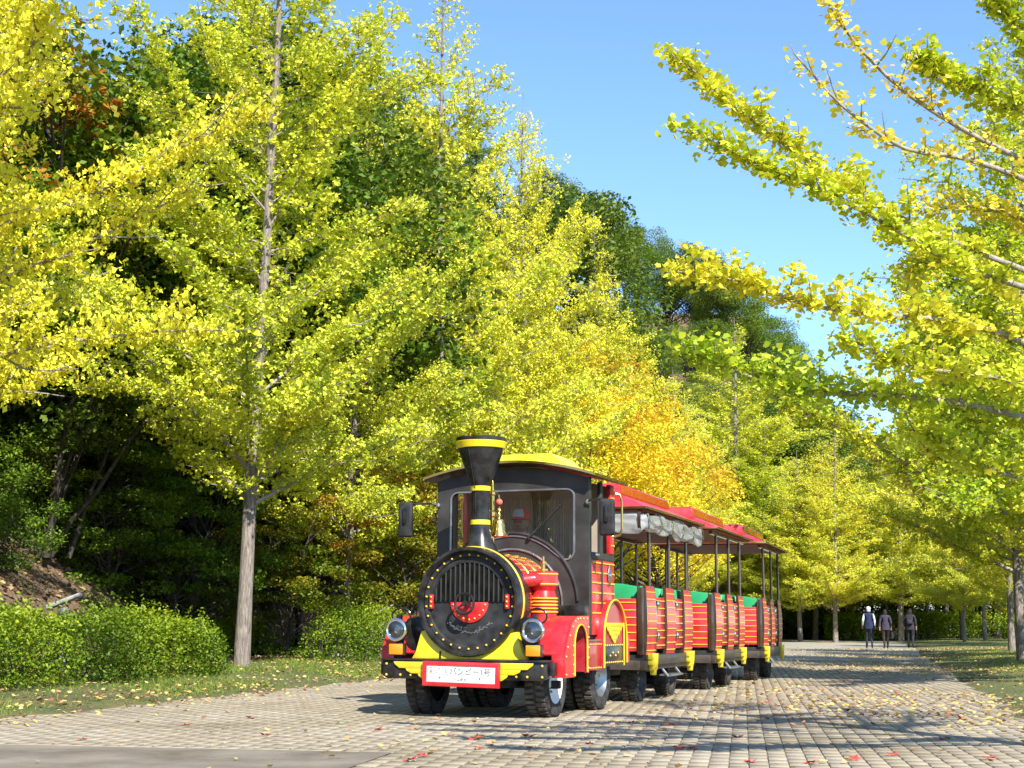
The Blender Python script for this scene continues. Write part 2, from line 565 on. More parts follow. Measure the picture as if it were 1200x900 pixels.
# paving --------------------------------------------------------------
def stone_mat(name, use_attr, base=(0.345, 0.295, 0.215)):
    m, nt, p, o = new_mat(name)
    geo = N(nt, 'ShaderNodeNewGeometry')
    if use_attr:
        src = N(nt, 'ShaderNodeAttribute', attribute_name='rnd').outputs['Fac']
    else:
        src = N(nt, 'ShaderNodeObjectInfo').outputs['Random']
    b = base
    r = ramp(nt, [(0.0, tuple(c * .84 for c in b)), (0.35, tuple(c * .96 for c in b)), (0.7, b), (1.0, tuple(min(1, c * 1.07) for c in b))])
    nt.links.new(src, r.inputs['Fac'])
    big = N(nt, 'ShaderNodeTexNoise'); big.inputs['Scale'].default_value = .55; big.inputs['Detail'].default_value = 6
    fin = N(nt, 'ShaderNodeTexNoise'); fin.inputs['Scale'].default_value = 60; fin.inputs['Detail'].default_value = 4
    nt.links.new(geo.outputs['Position'], big.inputs['Vector']); nt.links.new(geo.outputs['Position'], fin.inputs['Vector'])
    rb = ramp(nt, [(0.28, (0.62, 0.59, 0.50)), (0.45, (0.90, 0.87, 0.80)), (0.62, (1, 1, 1)), (0.75, (1.06, 1.02, .96))]); nt.links.new(big.outputs['Fac'], rb.inputs['Fac'])
    rf = ramp(nt, [(0.3, (0.78, 0.78, 0.78)), (0.65, (1.05, 1.04, 1.02))]); nt.links.new(fin.outputs['Fac'], rf.inputs['Fac'])
    a = N(nt, 'ShaderNodeMix', data_type='RGBA', blend_type='MULTIPLY'); a.inputs['Factor'].default_value = 1
    c = N(nt, 'ShaderNodeMix', data_type='RGBA', blend_type='MULTIPLY'); c.inputs['Factor'].default_value = 1
    nt.links.new(r.outputs['Color'], a.inputs['A']); nt.links.new(rb.outputs['Color'], a.inputs['B'])
    nt.links.new(a.outputs['Result'], c.inputs['A']); nt.links.new(rf.outputs['Color'], c.inputs['B'])
    nt.links.new(c.outputs['Result'], p.inputs['Base Color'])
    p.inputs['Roughness'].default_value = .88
    bu = N(nt, 'ShaderNodeBump'); bu.inputs['Strength'].default_value = .4; bu.inputs['Distance'].default_value = .004
    nt.links.new(fin.outputs['Fac'], bu.inputs['Height']); nt.links.new(bu.outputs['Normal'], p.inputs['Normal'])
    return m


M['paver1'] = stone_mat('paver_concrete', False)
M['pavern'] = stone_mat('paver_concrete_field', True)
M['farpave'] = stone_mat('paving_in_the_distance', True, (0.36, 0.335, 0.27))
M['joint'] = paint('mossy_joint_sand', (0.235, 0.20, 0.13), .95, dirt=.5, scale=3)
M['asphalt'] = paint('worn_asphalt', (0.225, 0.185, 0.135), .95, dirt=.45, scale=1.6, bump=.8, spec=.1, dust=.55)


def strip(name, s0, s1, t0, t1, z, mat, ns=4, ntt=24, rnd=False):
    vs, fs = [], []
    for j in range(ntt + 1):
        for i in range(ns + 1):
            a, b = xy(s0 + (s1 - s0) * i / ns, t0 + (t1 - t0) * j / ntt)
            vs.append((a, b, z))
    for j in range(ntt):
        for i in range(ns):
            k = j * (ns + 1) + i
            fs.append((k, k + ns + 1, k + ns + 2, k + 1))
    me = np_mesh(name, np.array(vs), np.array(fs), rnd=np.full(len(fs), .6) if rnd else None)
    me.materials.append(M[mat])
    return link(name, me)


road = tag(strip('paved_road', -ROADW - .25, .3, -40, 90, 0.0, 'joint'), 'wide paved park road of small grey concrete blocks', kind='structure')
YAW = R_(9)
PA = np.array([math.sin(YAW), math.cos(YAW)]); PB = np.array([math.cos(YAW), -math.sin(YAW)])
K0 = np.array([-0.82, 10.5])
PW, PL, JT = 0.13, 0.26, 0.0075
YFAR = 40.0
na0, na1 = int(-6 / PL), int(33 / PL)
nb0, nb1 = int(-9 / PW), int(13 / PW)
cent = []
for b in range(nb0, nb1):
    off = (b % 2) * .5
    a = np.arange(na0, na1) + off + .5
    q = K0 + np.outer(a * PL, PA) + ((b + .5) * PW) * PB
    aa = a * PL
    keep = ~((aa < -1e-6) & ((b + .5) * PW < 0))
    hl_ = np.where((np.abs(aa) < 1e-6) & ((b + .5) * PW < 0), .5, 1.0)     # half blocks along the asphalt
    q = q + np.outer(np.where(hl_ < 1, PL / 4, 0), PA)
    cent.append(np.concatenate([q[keep], hl_[keep, None]], 1))
cent = np.concatenate(cent)
cs, ct = st(cent[:, 0], cent[:, 1])
pxs, pys = proj((cent[:, 0], cent[:, 1], np.zeros(len(cent))))
ok = (cs < .12 + .1 * np.sin(ct * 2.1)) & (cs > -ROADW - .1 + .15 * np.sin(ct * 1.3)) & (cent[:, 1] < YFAR) & (pxs > -160) & (pxs < 1360) & (pys < 1010) & (pys > 700)
cent = cent[ok]
pxs, pys = pxs[ok], pys[ok]
vis = (pxs > 0) & (pxs < 1200) & (pys < 900)
order = np.argsort(np.where(vis, cent[:, 1], 1e6))
single = order[:300]
rest = order[300:]
hx, hy, bv_, th = (PW - JT) / 2, (PL - JT) / 2, .003, .009
tmpl = np.array([(-hx, -hy, -.004), (hx, -hy, -.004), (hx, hy, -.004), (-hx, hy, -.004),
                 (-hx, -hy, th - .005), (hx, -hy, th - .005), (hx, hy, th - .005), (-hx, hy, th - .005),
                 (-hx + bv_, -hy + bv_, th), (hx - bv_, -hy + bv_, th), (hx - bv_, hy - bv_, th), (-hx + bv_, hy - bv_, th)])
tf = np.array([(0, 1, 5, 4), (1, 2, 6, 5), (2, 3, 7, 6), (3, 0, 4, 7), (4, 5, 9, 8), (5, 6, 10, 9), (6, 7, 11, 10), (7, 4, 8, 11), (8, 9, 10, 11)])
rot = np.array([[PB[0], PA[0], 0], [PB[1], PA[1], 0], [0, 0, 1]])


def paver_verts(c, n):
    tl = rng.normal(0, .003, (n, 2))
    v = np.repeat(tmpl[None], n, 0).copy()
    v[:, :, 1] *= c[:, None, 2]
    v[:, :, 2] += v[:, :, 0] * tl[:, :1] + v[:, :, 1] * tl[:, 1:] * .6 + rng.normal(0, .0012, (n, 1))
    ang = rng.normal(0, .012, n)
    ca, sa = np.cos(ang)[:, None], np.sin(ang)[:, None]
    x, y = v[:, :, 0] * ca - v[:, :, 1] * sa, v[:, :, 0] * sa + v[:, :, 1] * ca
    v[:, :, 0], v[:, :, 1] = x, y
    v = v @ rot.T
    v[:, :, :2] += c[:, None, :2]
    return v


n = len(rest)
pv = paver_verts(cent[rest], n).reshape(-1, 3)
pf = (np.arange(n)[:, None, None] * 12 + tf[None]).reshape(-1, 4)
pme = np_mesh('paver_field', pv, pf, rnd=np.repeat(rng.random(n), 9))
pme.materials.append(M['pavern'])
tag(link('paver_field', pme, road), kind='stuff')
pmes = []
for k in range(5):
    v = tmpl.copy()
    v[:, 2] += v[:, 0] * random.gauss(0, .006) + v[:, 1] * random.gauss(0, .004)
    me = np_mesh('paver', v, tf)
    me.materials.append(M['paver1'])
    pmes.append(me)
for i in single:
    o = link('paver', pmes[random.randrange(5)], road)
    o.location = (cent[i, 0], cent[i, 1], random.gauss(0, .0012))
    o.rotation_euler = (0, 0, -YAW + random.gauss(0, .012))
    o.scale = (1, cent[i, 2], 1)
t_far = (YFAR - 13.63) / .97 - 1.0
fp = strip('far_paving', -ROADW - .2, .2, t_far + 2.2, 89.5, .006, 'farpave', 6, 30, rnd=True)
fp.parent = road

# asphalt apron in the near corner
aq = [K0 + PA * -.005 + PB * -.005, K0 + PA * -.005 + PB * -4.7, K0 + PA * -14 + PB * -4.7, K0 + PA * -14 + PB * -.005]
mb = MB(); mb.add([(q[0], q[1], .009) for q in aq], [(0, 1, 2, 3)])
tag(mb.build('asphalt_apron', 'asphalt'), 'worn grey asphalt apron in front of the block paving', kind='structure')


# grass and fallen leaves ---------------------------------------------
def blades(pts, h, w, seed):
    r = np.random.default_rng(seed)
    n = len(pts)
    az = r.random(n) * 2 * math.pi
    d = np.stack([np.cos(az), np.sin(az), np.zeros(n)], 1)
    lean = r.normal(0, .5, (n, 2))
    hh = h * (.5 + r.random(n))
    tip = pts + np.stack([lean[:, 0] * hh, lean[:, 1] * hh, hh], 1)
    a = pts - d * w * .5; b = pts + d * w * .5
    V = np.stack([a, b, tip], 1).reshape(-1, 3)
    return V, np.arange(3 * n).reshape(-1, 3)


def scatter_st(n, s0, s1, t0, t1, seed):
    r = np.random.default_rng(seed)
    s = s0 + (s1 - s0) * r.random(n); t = t0 + (t1 - t0) * r.random(n)
    x = E0[0] + t * DR[0] + s * NL[0]; y = E0[1] + t * DR[1] + s * NL[1]
    return s, t, np.stack([x, y, hz(x, y)], 1)


gp = []
for (n, s0, s1, t0, t1, sd) in ((52000, .0, 4.2, -3, 22, 1), (9000, 1, 7, 20, 45, 2), (42000, -16, -ROADW - .1, 4, 40, 3), (9000, 0.2, 3.0, 22, 70, 4), (10000, -20, -ROADW, 40, 85, 6)):
    s, t, q = scatter_st(n, s0, s1, t0, t1, sd)
    dens = .5 + .5 * wob(q[:, 0] * 2.1, q[:, 1] * 2.1)
    if s1 > 0:
        dens = np.clip(dens * 1.6 - .35, 0, 1) * smooth01(s / .7) + .05
    else:
        dens = dens * smooth01((-s - ROADW) / 2.0)
    k = np.random.default_rng(sd + 50).random(n) < dens * 1.3
    gp.append(q[k])
gp = np.concatenate(gp)
gp[:, 2] -= .005
V, F = blades(gp, .060, .010, 9)
gm = np_mesh('grass', V, F, rnd=rng.random(len(F)))
gm.materials.append(M['grass'])
tag(link('grass', gm), 'short patchy green grass along the road verges', 'grass', kind='stuff')

FAN = np.array([(0, 0, 0), (-.52, .62, .05), (-.22, .95, .0), (.24, .93, .04), (.52, .60, -.02)])
FANF = np.array([(0, 1, 2), (0, 2, 3), (0, 3, 4)])
LEAF = np.array([(0, 0, 0), (-.30, .45, .06), (0, 1, -.05), (.30, .45, .06)])
LEAFF = np.array([(0, 1, 2), (0, 2, 3)])


def frames(nrm, r):
    """random frames whose z axis is nrm"""
    n = len(nrm)
    nrm = nrm / np.linalg.norm(nrm, axis=1, keepdims=True)
    a = r.normal(size=(n, 3))
    a -= (a * nrm).sum(1, keepdims=True) * nrm
    a /= np.linalg.norm(a, axis=1, keepdims=True) + 1e-9
    b = np.cross(nrm, a)
    return a, b, nrm


def leaf_cloud(P, nrm, size, tm, tfc, r, jit=.35):
    n = len(P)
    a, b, c = frames(nrm, r)
    sz = (size * (1 + jit * (r.random(n) * 2 - 1)))[:, None, None]
    t = tm[None] - np.array([0, .45, 0])
    V = P[:, None] + sz * (t[..., :1] * a[:, None] + t[..., 1:2] * b[:, None] + t[..., 2:] * c[:, None])
    F = np.arange(n)[:, None, None] * len(tm) + tfc[None]
    return V.reshape(-1, 3), F.reshape(-1, 3)


def scatter_litter(n, seed):
    r = np.random.default_rng(seed)
    s = -14 + 19 * r.random(n); t = -5 + 55 * r.random(n)
    x = E0[0] + t * DR[0] + s * NL[0]; y = E0[1] + t * DR[1] + s * NL[1]
    cl = smooth01(.5 + .9 * wob(x * 1.7 + 3, y * 1.7))
    cl2 = smooth01(.45 + .9 * wob(x * .8 + 9, y * .9))
    d = .006 + .055 * cl ** 3
    d = d + 1.0 * np.exp(-((s - .25) / .55) ** 2) * (.25 + 1.3 * cl) + .55 * np.exp(-((s - 1.6) / 1.6) ** 2) * (.3 + cl2)
    d = d + .62 * cl2 ** 1.7 * smooth01((-s - 4.0) / 4) + .10 * smooth01((-s - 2.5) / 3) * (.2 + cl)
    k = r.random(n) < d
    x, y, s = x[k], y[k], s[k]
    z = np.maximum(hz(x, y), np.where((s < .15) & (s > -ROADW - .1), .013, -1)) + .006 + .012 * r.random(k.sum()) ** 2 + np.where(s > .1, .03, 0)
    return np.stack([x, y, z], 1)


lp = scatter_litter(95000, 21)
r = np.random.default_rng(22)
nr = np.stack([r.normal(0, .28, len(lp)), r.normal(0, .28, len(lp)), np.ones(len(lp))], 1)
V, F = leaf_cloud(lp, nr, .045, FAN, FANF, r, .45)
lm = np_mesh('fallen_leaves', V, F, rnd=np.repeat(np.clip(r.random(len(lp)) ** 1.6 + .3 * (st(lp[:, 0], lp[:, 1])[0] > -.4) * r.random(len(lp)), 0, 1), 3))
lm.materials.append(M['litter'])
tag(link('fallen_leaves', lm), 'yellow and brown fallen leaves strewn over paving and verge', 'leaves', kind='stuff')

# larger red leaves on the paving, one by one
star = []
for k in range(14):
    a = math.pi * 2 * k / 14
    rr = (.5 if k % 2 == 0 else .2) * (1.0 if k != 6 else .8)
    star.append((rr * math.sin(a), rr * math.cos(a), .06 * math.sin(3 * a) + (.07 if k % 2 == 0 else 0)))
rl = np_mesh('fallen_red_leaf', np.array([(0, 0, 0)] + star), np.array([(0, 1 + k, 1 + (k + 1) % 14) for k in range(14)]), rnd=np.linspace(0, 1, 14))
rl.materials.append(M['redleaf'])
for px, py, sz in ((556, 865, .17), (620, 862, .16), (480, 890, .13), (496, 885, .12), (443, 854, .12), (528, 862, .09), (560, 876, .1), (786, 849, .14), (796, 876, .15), (810, 877, .11),
                   (897, 824, .17), (911, 827, .1), (813, 876, .1), (1002, 889, .15), (950, 893, .13), (880, 892, .12), (1047, 884, .12), (1024, 838, .14), (1051, 811, .12), (1128, 842, .16),
                   (294, 841, .12), (311, 861, .11), (219, 849, .12), (96, 866, .10), (444, 855, .08), (865, 863, .12), (1160, 888, .13), (740, 846, .1), (690, 871, .1), (1100, 866, .12)):
    q = on_z(px, py, .02)
    o = tag(link('fallen_red_leaf', rl), 'crimson maple leaf lying on the block paving', 'leaf', 'red leaves scattered on the paving')
    o.location = (q[0], q[1], .02)
    o.scale = (sz, sz, sz)
    o.rotation_euler = (random.gauss(0, .15), random.gauss(0, .15), random.random() * 6.28)

# ------------------------------------------------------------------ the road train
PSI = R_(20.5)
LO = Vector((-0.24, 14.82, 0))
UX = Vector((math.sin(PSI), math.cos(PSI), 0)); VX = Vector((math.cos(PSI), -math.sin(PSI), 0))


def poly_hit(poly, c, ang):
    d = (math.cos(ang), math.sin(ang))
    best = None
    for i in range(len(poly)):
        a, b = poly[i], poly[(i + 1) % len(poly)]
        ex, ey = b[0] - a[0], b[1] - a[1]
        den = d[0] * ey - d[1] * ex
        if abs(den) < 1e-9: continue
        t = ((a[0] - c[0]) * ey - (a[1] - c[1]) * ex) / den
        u = ((a[0] - c[0]) * d[1] - (a[1] - c[1]) * d[0]) / den
        if t > 0 and -1e-6 <= u <= 1 + 1e-6 and (best is None or t < best): best = t
    return (c[0] + d[0] * best, c[1] + d[1] * best)


def hole_loops(outer, inner, c, n=72):
    an = [2 * math.pi * i / n for i in range(n)] + [math.atan2(p[1] - c[1], p[0] - c[0]) % (2 * math.pi) for p in list(outer) + list(inner)]
    an = sorted(set(round(a, 4) for a in an))
    return [poly_hit(outer, c, a) for a in an], [poly_hit(inner, c, a) for a in an]


def wheel(parent, cx, y, r, w, side, hub='white', dual=False):
    """side +1: outer face towards +x"""
    h = w / 2
    g = MB()
    prof = [(r * .60, -h * .92), (r * .78, -h), (r * .93, -h * .97), (r * .985, -h * .8), (r, -h * .55), (r, h * .55), (r * .985, h * .8), (r * .93, h * .97), (r * .78, h), (r * .60, h * .92)]
    g.lathe(prof, (cx, y, r), 'x', 40, cap=False)
    t = g.build('wheel', 'tyre', parent)
    tr = MB()                                   # tread lugs
    for i in range(36):
        a = 2 * math.pi * i / 36
        for s in (-1, 1):
            a2 = a + (.08 if s > 0 else 0)
            c, sn = math.cos(a2), math.sin(a2)
            pts = []
            for (xx, rr, da) in ((s * h * .12, r * .99, -.055), (s * h * .84, r * .97, -.03), (s * h * .84, r * .97, .06), (s * h * .12, r * .99, .035)):
                for q in (0, .011):
                    pts.append((cx + xx, y + (rr + q) * math.cos(a2 + da), r + (rr + q) * math.sin(a2 + da) - .009))
            tr.add([pts[0], pts[2], pts[4], pts[6], pts[1], pts[3], pts[5], pts[7]], [(4, 5, 6, 7), (0, 1, 5, 4), (1, 2, 6, 5), (2, 3, 7, 6), (3, 0, 4, 7)])
    tag(tr.build('tread', 'tyredust', t, smooth=False), kind='stuff')
    g = MB()
    x = side
    g.lathe([(.001, x * h * .55), (r * .14, x * h * .55), (r * .17, x * h * .35), (r * .40, x * h * .30), (r * .50, x * h * .55), (r * .60, x * h * .93), (r * .61, x * h * .80), (r * .61, x * h * .1), (.001, x * h * .1)], (cx, y, r), 'x', 28, cap=False)
    rim = g.build('rim', hub, t)
    g = MB(); g.lathe([(.001, x * h * .08), (r * .60, x * h * .08), (r * .60, -x * h * .6), (r * .45, -x * h * .85), (.001, -x * h * .85)], (cx, y, r), 'x', 24, cap=False); g.build('brake_drum', 'void', t)
    g = MB()
    for i in range(5):
        a = 2 * math.pi * i / 5
        g.lathe([(.014, 0), (.014, x * .02), (.001, x * .022)], (cx + x * h * .34, y + r * .28 * math.cos(a), r + r * .28 * math.sin(a)), 'x', 8, cap=False)
    g.build('wheel_nut', 'steel', rim)
    return t


loco = empty('train_locomotive', LO, -PSI, 'black and red toy-style steam locomotive tractor with tall funnel pulling the cars', 'locomotive')
L = loco
g = MB(); g.box(-.42, .42, -.5, 1.9, .30, .55); g.box(-.78, .78, -.02, .04, .28, .36); g.box(-.70, .70, 1.3, 1.4, .28, .36); g.box(-.06, .06, 1.9, 2.6, .38, .44)
g.build('chassis', 'flatblack', L, .008)
# bumper and front
g = MB(); g.prism([(-.85, .40), (-.80, .375), (.80, .375), (.85, .40), (.85, .545), (-.85, .545)], 'y', -.62, -.52)
bump = g.build('bumper', 'black', L, .006)
g = MB()
for x in (-.81, -.66, .66, .81):
    for z in (.41, .515): g.ball((x, -.622, z), .013)
for x in (-.55, .55): g.ball((x, -.622, .41), .012)
tag(g.build('bumper_rivets', 'gold', bump), kind='stuff')
g = MB()
for i, (w, z0, z1) in enumerate(((.73, .475, .538), (.60, .425, .4745), (.47, .368, .4245))):
    r_ = .045
    pts = [(-w + .0, z1), (-w + .012, z1 - .025), (-w + r_ + .02, z0), (w - r_ - .02, z0), (w - .012, z1 - .025), (w, z1)]
    g.prism(pts, 'y', -.640, -.6215)
g.build('bumper_wing', 'yellow', L, .006)
g = MB(); g.box(-.86, .86, -.64, -.44, .546, .566); g.build('bumper_shelf', 'black', L, .004)
# yellow saddle under the smokebox
sad = [(-.60, .567), (-.56, .63), (-.50, .83)]
sad += [(.52 * math.sin(R_(a)), 1.12 - .52 * math.cos(R_(a))) for a in range(-58, 59, 8)]
sad += [(.50, .83), (.56, .63), (.60, .567)]
g = MB(); g.prism(sad, 'y', -.49, -.40); g.build('saddle_plate', 'yellow', L, .004)
g = MB(); g.box(-.30, -.285, -.50, -.485, .57, .64); g.build('saddle_bracket', 'black', L)
for s in (-1, 1):
    g = MB(); g.prism([(s * .30, .57), (s * .60, .57), (s * .68, .70), (s * .70, .95), (s * .55, .98), (s * .40, .9)], 'y', -.40, -.36)
    g.build('inner_fender_panel', 'black', L, .003)

# smokebox
ZC, RB = 1.12, .535
g = MB(); g.lathe([(.475, -.50), (.50, -.535), (.525, -.535), (RB, -.51), (RB, -.30), (.505, -.29)], (0, 0, ZC), 'y', 72, cap=False)
g.build('smokebox_ring', 'black', L)
g = MB(); g.lathe([(.001, -.46), (.43, -.46), (.44, -.475), (.478, -.478), (.48, -.40), (.001, -.40)], (0, 0, ZC), 'y', 64, cap=False)
face = g.build('smokebox_door', 'flatblack', L)
g = MB(); g.lathe([(.537, -.40), (.546, -.395), (.546, -.375), (.537, -.37)], (0, 0, ZC), 'y', 72, cap=False); g.build('smokebox_band', 'gold', L)
g = MB()
for i in range(30):
    a = 2 * math.pi * (i + .5) / 30
    g.lathe([(.011, 0), (.011, -.008), (.006, -.014), (.0005, -.015)], (.457 * math.cos(a), -.478, ZC + .457 * math.sin(a)), 'y', 8, cap=False)
tag(g.build('smokebox_rivets', 'gold', face), kind='stuff')
gr = MB(); pts = arc(0, ZC + .01, .375, 0, 180, 28); gr.prism(pts, 'y', -.466, -.461)
grille = gr.build('grille', 'void', L, smooth=False)
for i in range(15):
    x = -.355 + .71 * i / 14
    h = math.sqrt(max(0, .385 ** 2 - x * x))
    g = MB(); g.prism([(x - .008, -.466), (x - .008, -.474), (x - .004, -.480), (x + .004, -.480), (x + .008, -.474), (x + .008, -.466)], 'z', ZC + .0, ZC + .01 + h)
    g.build('grille_bar', 'cabgrey', grille)
g = MB(); g.ringplate(arc(0, ZC + .01, .392, 0, 180, 30) , arc(0, ZC + .01, .372, 0, 180, 30), 'y', -.480, -.462); g.build('grille_frame', 'black', grille)
g = MB(); g.prism(arc(0, ZC - .005, .20, 180, 360, 24), 'y', -.474, -.461)
rd = g.build('door_half_disc', 'red', L, .003)
g = MB()
for i in range(9):
    a = R_(188 + 164 * i / 8)
    g.ball((.168 * math.cos(a), -.476, ZC - .005 + .168 * math.sin(a)), .010)
tag(g.build('half_disc_rivets', 'gold', rd), kind='stuff')
g = MB()                                           # worn lettering below the half disc
for i in range(34):
    a = R_(222 + 96 * i / 33); rr = .30 + random.uniform(-.012, .012)
    x, z = rr * math.cos(a), ZC + rr * math.sin(a)
    l = random.uniform(.004, .010); g.box(x - l, x + l, -.4625, -.4605, z - .005, z + .005)
for i in range(16):
    x, z = random.uniform(-.12, .12), ZC - .27 + random.uniform(-.015, .03)
    g.box(x - .005, x + .005, -.4625, -.4605, z - .004, z + .004)
tag(g.build('worn_lettering', 'steel', face, smooth=False), kind='stuff')
# hand wheel
hwc = (0, -.60, ZC - .02)
g = MB(); g.tube([(.098 * math.cos(a), -.60, hwc[2] + .098 * math.sin(a)) for a in [2 * math.pi * i / 28 for i in range(28)]], .014, 8, closed=True)
for a in (90, 210, 330):
    g.tube([(0, -.595, hwc[2]), (.095 * math.cos(R_(a)), -.60, hwc[2] + .095 * math.sin(R_(a)))], .010, 6)
g.lathe([(.022, -.62), (.028, -.60), (.02, -.46)], (0, 0, hwc[2]), 'y', 14)
g.build('hand_wheel', 'black', L)
for s in (-1, 1):
    g = MB(); g.box(s * .40 - .022, s * .40 + .022, -.492, -.462, ZC - .07, ZC + .07)
    cl = g.build('door_clamp', 'red', L, .006)
    for z in (-.045, 0.0, .045):
        g = MB(); g.ball((s * .40, -.494, ZC + z), .011); g.build('clamp_stud', 'gold', cl)

# boiler
g = MB(); g.lathe([(.44, -.42), (.515, -.32), (.522, -.30), (.522, -.16), (.50, -.155), (.498, .72)], (0, 0, ZC), 'y', 64, cap=False)
boil = g.build('boiler', 'red', L)
g = MB(); g.lathe([(.524, -.31), (.528, -.30), (.528, -.17), (.524, -.16)], (0, 0, ZC), 'y', 64, cap=False); g.build('boiler_front_band', 'black', L)
for y in (-.15, .14, .42, .68):
    g = MB(); g.lathe([(.499, y), (.509, y + .004), (.509, y + .028), (.499, y + .032)], (0, 0, ZC), 'y', 64, cap=False); g.build('boiler_hoop', 'brass', L)
g = MB()
for i in range(25):
    a = R_(-30 + 240 * i / 24)
    x, z = .501 * math.cos(a), ZC + .501 * math.sin(a)
    g.tube([(x, -.12, z), (x, .70, z)], .005, 5)
tag(g.build('boiler_lines', 'gold', boil), kind='stuff')
g = MB(); g.box(-.40, .40, -.30, .7, .55, .80); g.build('boiler_cradle', 'flatblack', L, .01)

# funnel
fy = -.20
g = MB(); g.lathe([(.185, 1.60), (.168, 1.66), (.135, 1.72), (.112, 1.80), (.098, 1.86), (.093, 1.92), (.093, 2.25), (.10, 2.28), (.25, 2.70), (.255, 2.715), (.255, 2.765), (.235, 2.768), (.225, 2.70), (.09, 2.40), (.001, 2.38)], (0, fy, 0), 'z', 48, cap=False)
st_ = g.build('funnel', 'black', L)
for z0, z1, r0, r1 in ((2.655, 2.725, .238, .2575), (2.225, 2.275, .0955, .1), (1.885, 1.935, .0965, .0955)):
    g = MB(); g.lathe([(r0, z0), (r0 + .006, z0 + .004), (r1 + .004, z1 - .004), (r1, z1)], (0, fy, 0), 'z', 48, cap=False); g.build('funnel_band', 'yellow', st_)
g = MB(); g.tube([(-.02, fy - .094, 1.93), (-.02, fy - .096, 2.24), (-.05, fy - .245, 2.70)], .004, 5); g.build('funnel_seam', 'flatblack', st_)

# bell on a brass post
g = MB(); g.lathe([(.035, 1.55), (.035, 1.64), (.022, 1.66), (.022, 1.98), (.045, 1.99), (.045, 2.03), (.022, 2.05), (.022, 2.20), (.04, 2.21), (.04, 2.235), (.018, 2.25), (.010, 2.33), (.001, 2.36)], (.045, .02, 0), 'z', 18, cap=False)
post = g.build('bell_post', 'brass', L)
g = MB(); g.tube([(.045, .02, 2.21), (.085, .01, 2.23), (.12, 0, 2.20), (.125, 0, 2.17)], .010, 8); g.build('bell_bracket', 'brass', post)
g = MB(); g.lathe([(.001, 2.09), (.014, 2.085), (.012, 2.07), (.024, 2.055), (.026, 2.04), (.014, 2.025), (.022, 2.005), (.022, 1.99), (.012, 1.975), (.016, 1.965), (.045, 1.955), (.060, 1.935), (.066, 1.90), (.070, 1.865), (.082, 1.83), (.103, 1.80), (.107, 1.785), (.095, 1.79), (.06, 1.86), (.05, 1.92), (.001, 1.93)], (.125, 0, 0), 'z', 28, cap=False); g.build('bell', 'brass', L)
g = MB(); g.ball((.125, 0, 2.13), .036, 14); g.build('bell_knob', 'inkred', L)

# steam cylinders on the fenders
for s in (-1, 1):
    c = (s * .575, .08, 0)
    g = MB(); prof = [(.13, .96), (.135, 1.0)]
    for k in range(5):
        z = 1.015 + k * .034; prof += [(.135, z), (.145, z + .006), (.145, z + .016), (.135, z + .022)]
    prof += [(.128, 1.20), (.118, 1.235), (.14, 1.275), (.148, 1.285), (.148, 1.42), (.12, 1.432), (.001, 1.432)]
    g.lathe(prof, c, 'z', 32, cap=False); cy = g.build('steam_cylinder', 'red', L)
    for z in (1.02, 1.055, 1.088, 1.122, 1.155, 1.295, 1.395):
        rr = .1458 if z < 1.2 else .149
        g = MB(); g.lathe([(rr - .006, z), (rr + .003, z + .002), (rr + .003, z + .013), (rr - .006, z + .015)], c, 'z', 32, cap=False); g.build('gold_ring', 'gold', cy)
    g = MB(); g.lathe([(.05, 1.43), (.05, 1.455), (.02, 1.46), (.02, 1.50), (.034, 1.505), (.034, 1.525), (.012, 1.53), (.010, 1.58), (.001, 1.585)], c, 'z', 16, cap=False); g.build('brass_valve', 'brass', cy)
    g = MB()
    g.tube([(s * .575, 0, 1.35), (s * .53, -.12, 1.34), (s * .45, -.15, 1.33)], .065, 14)
    g.build('steam_pipe', 'red', L)

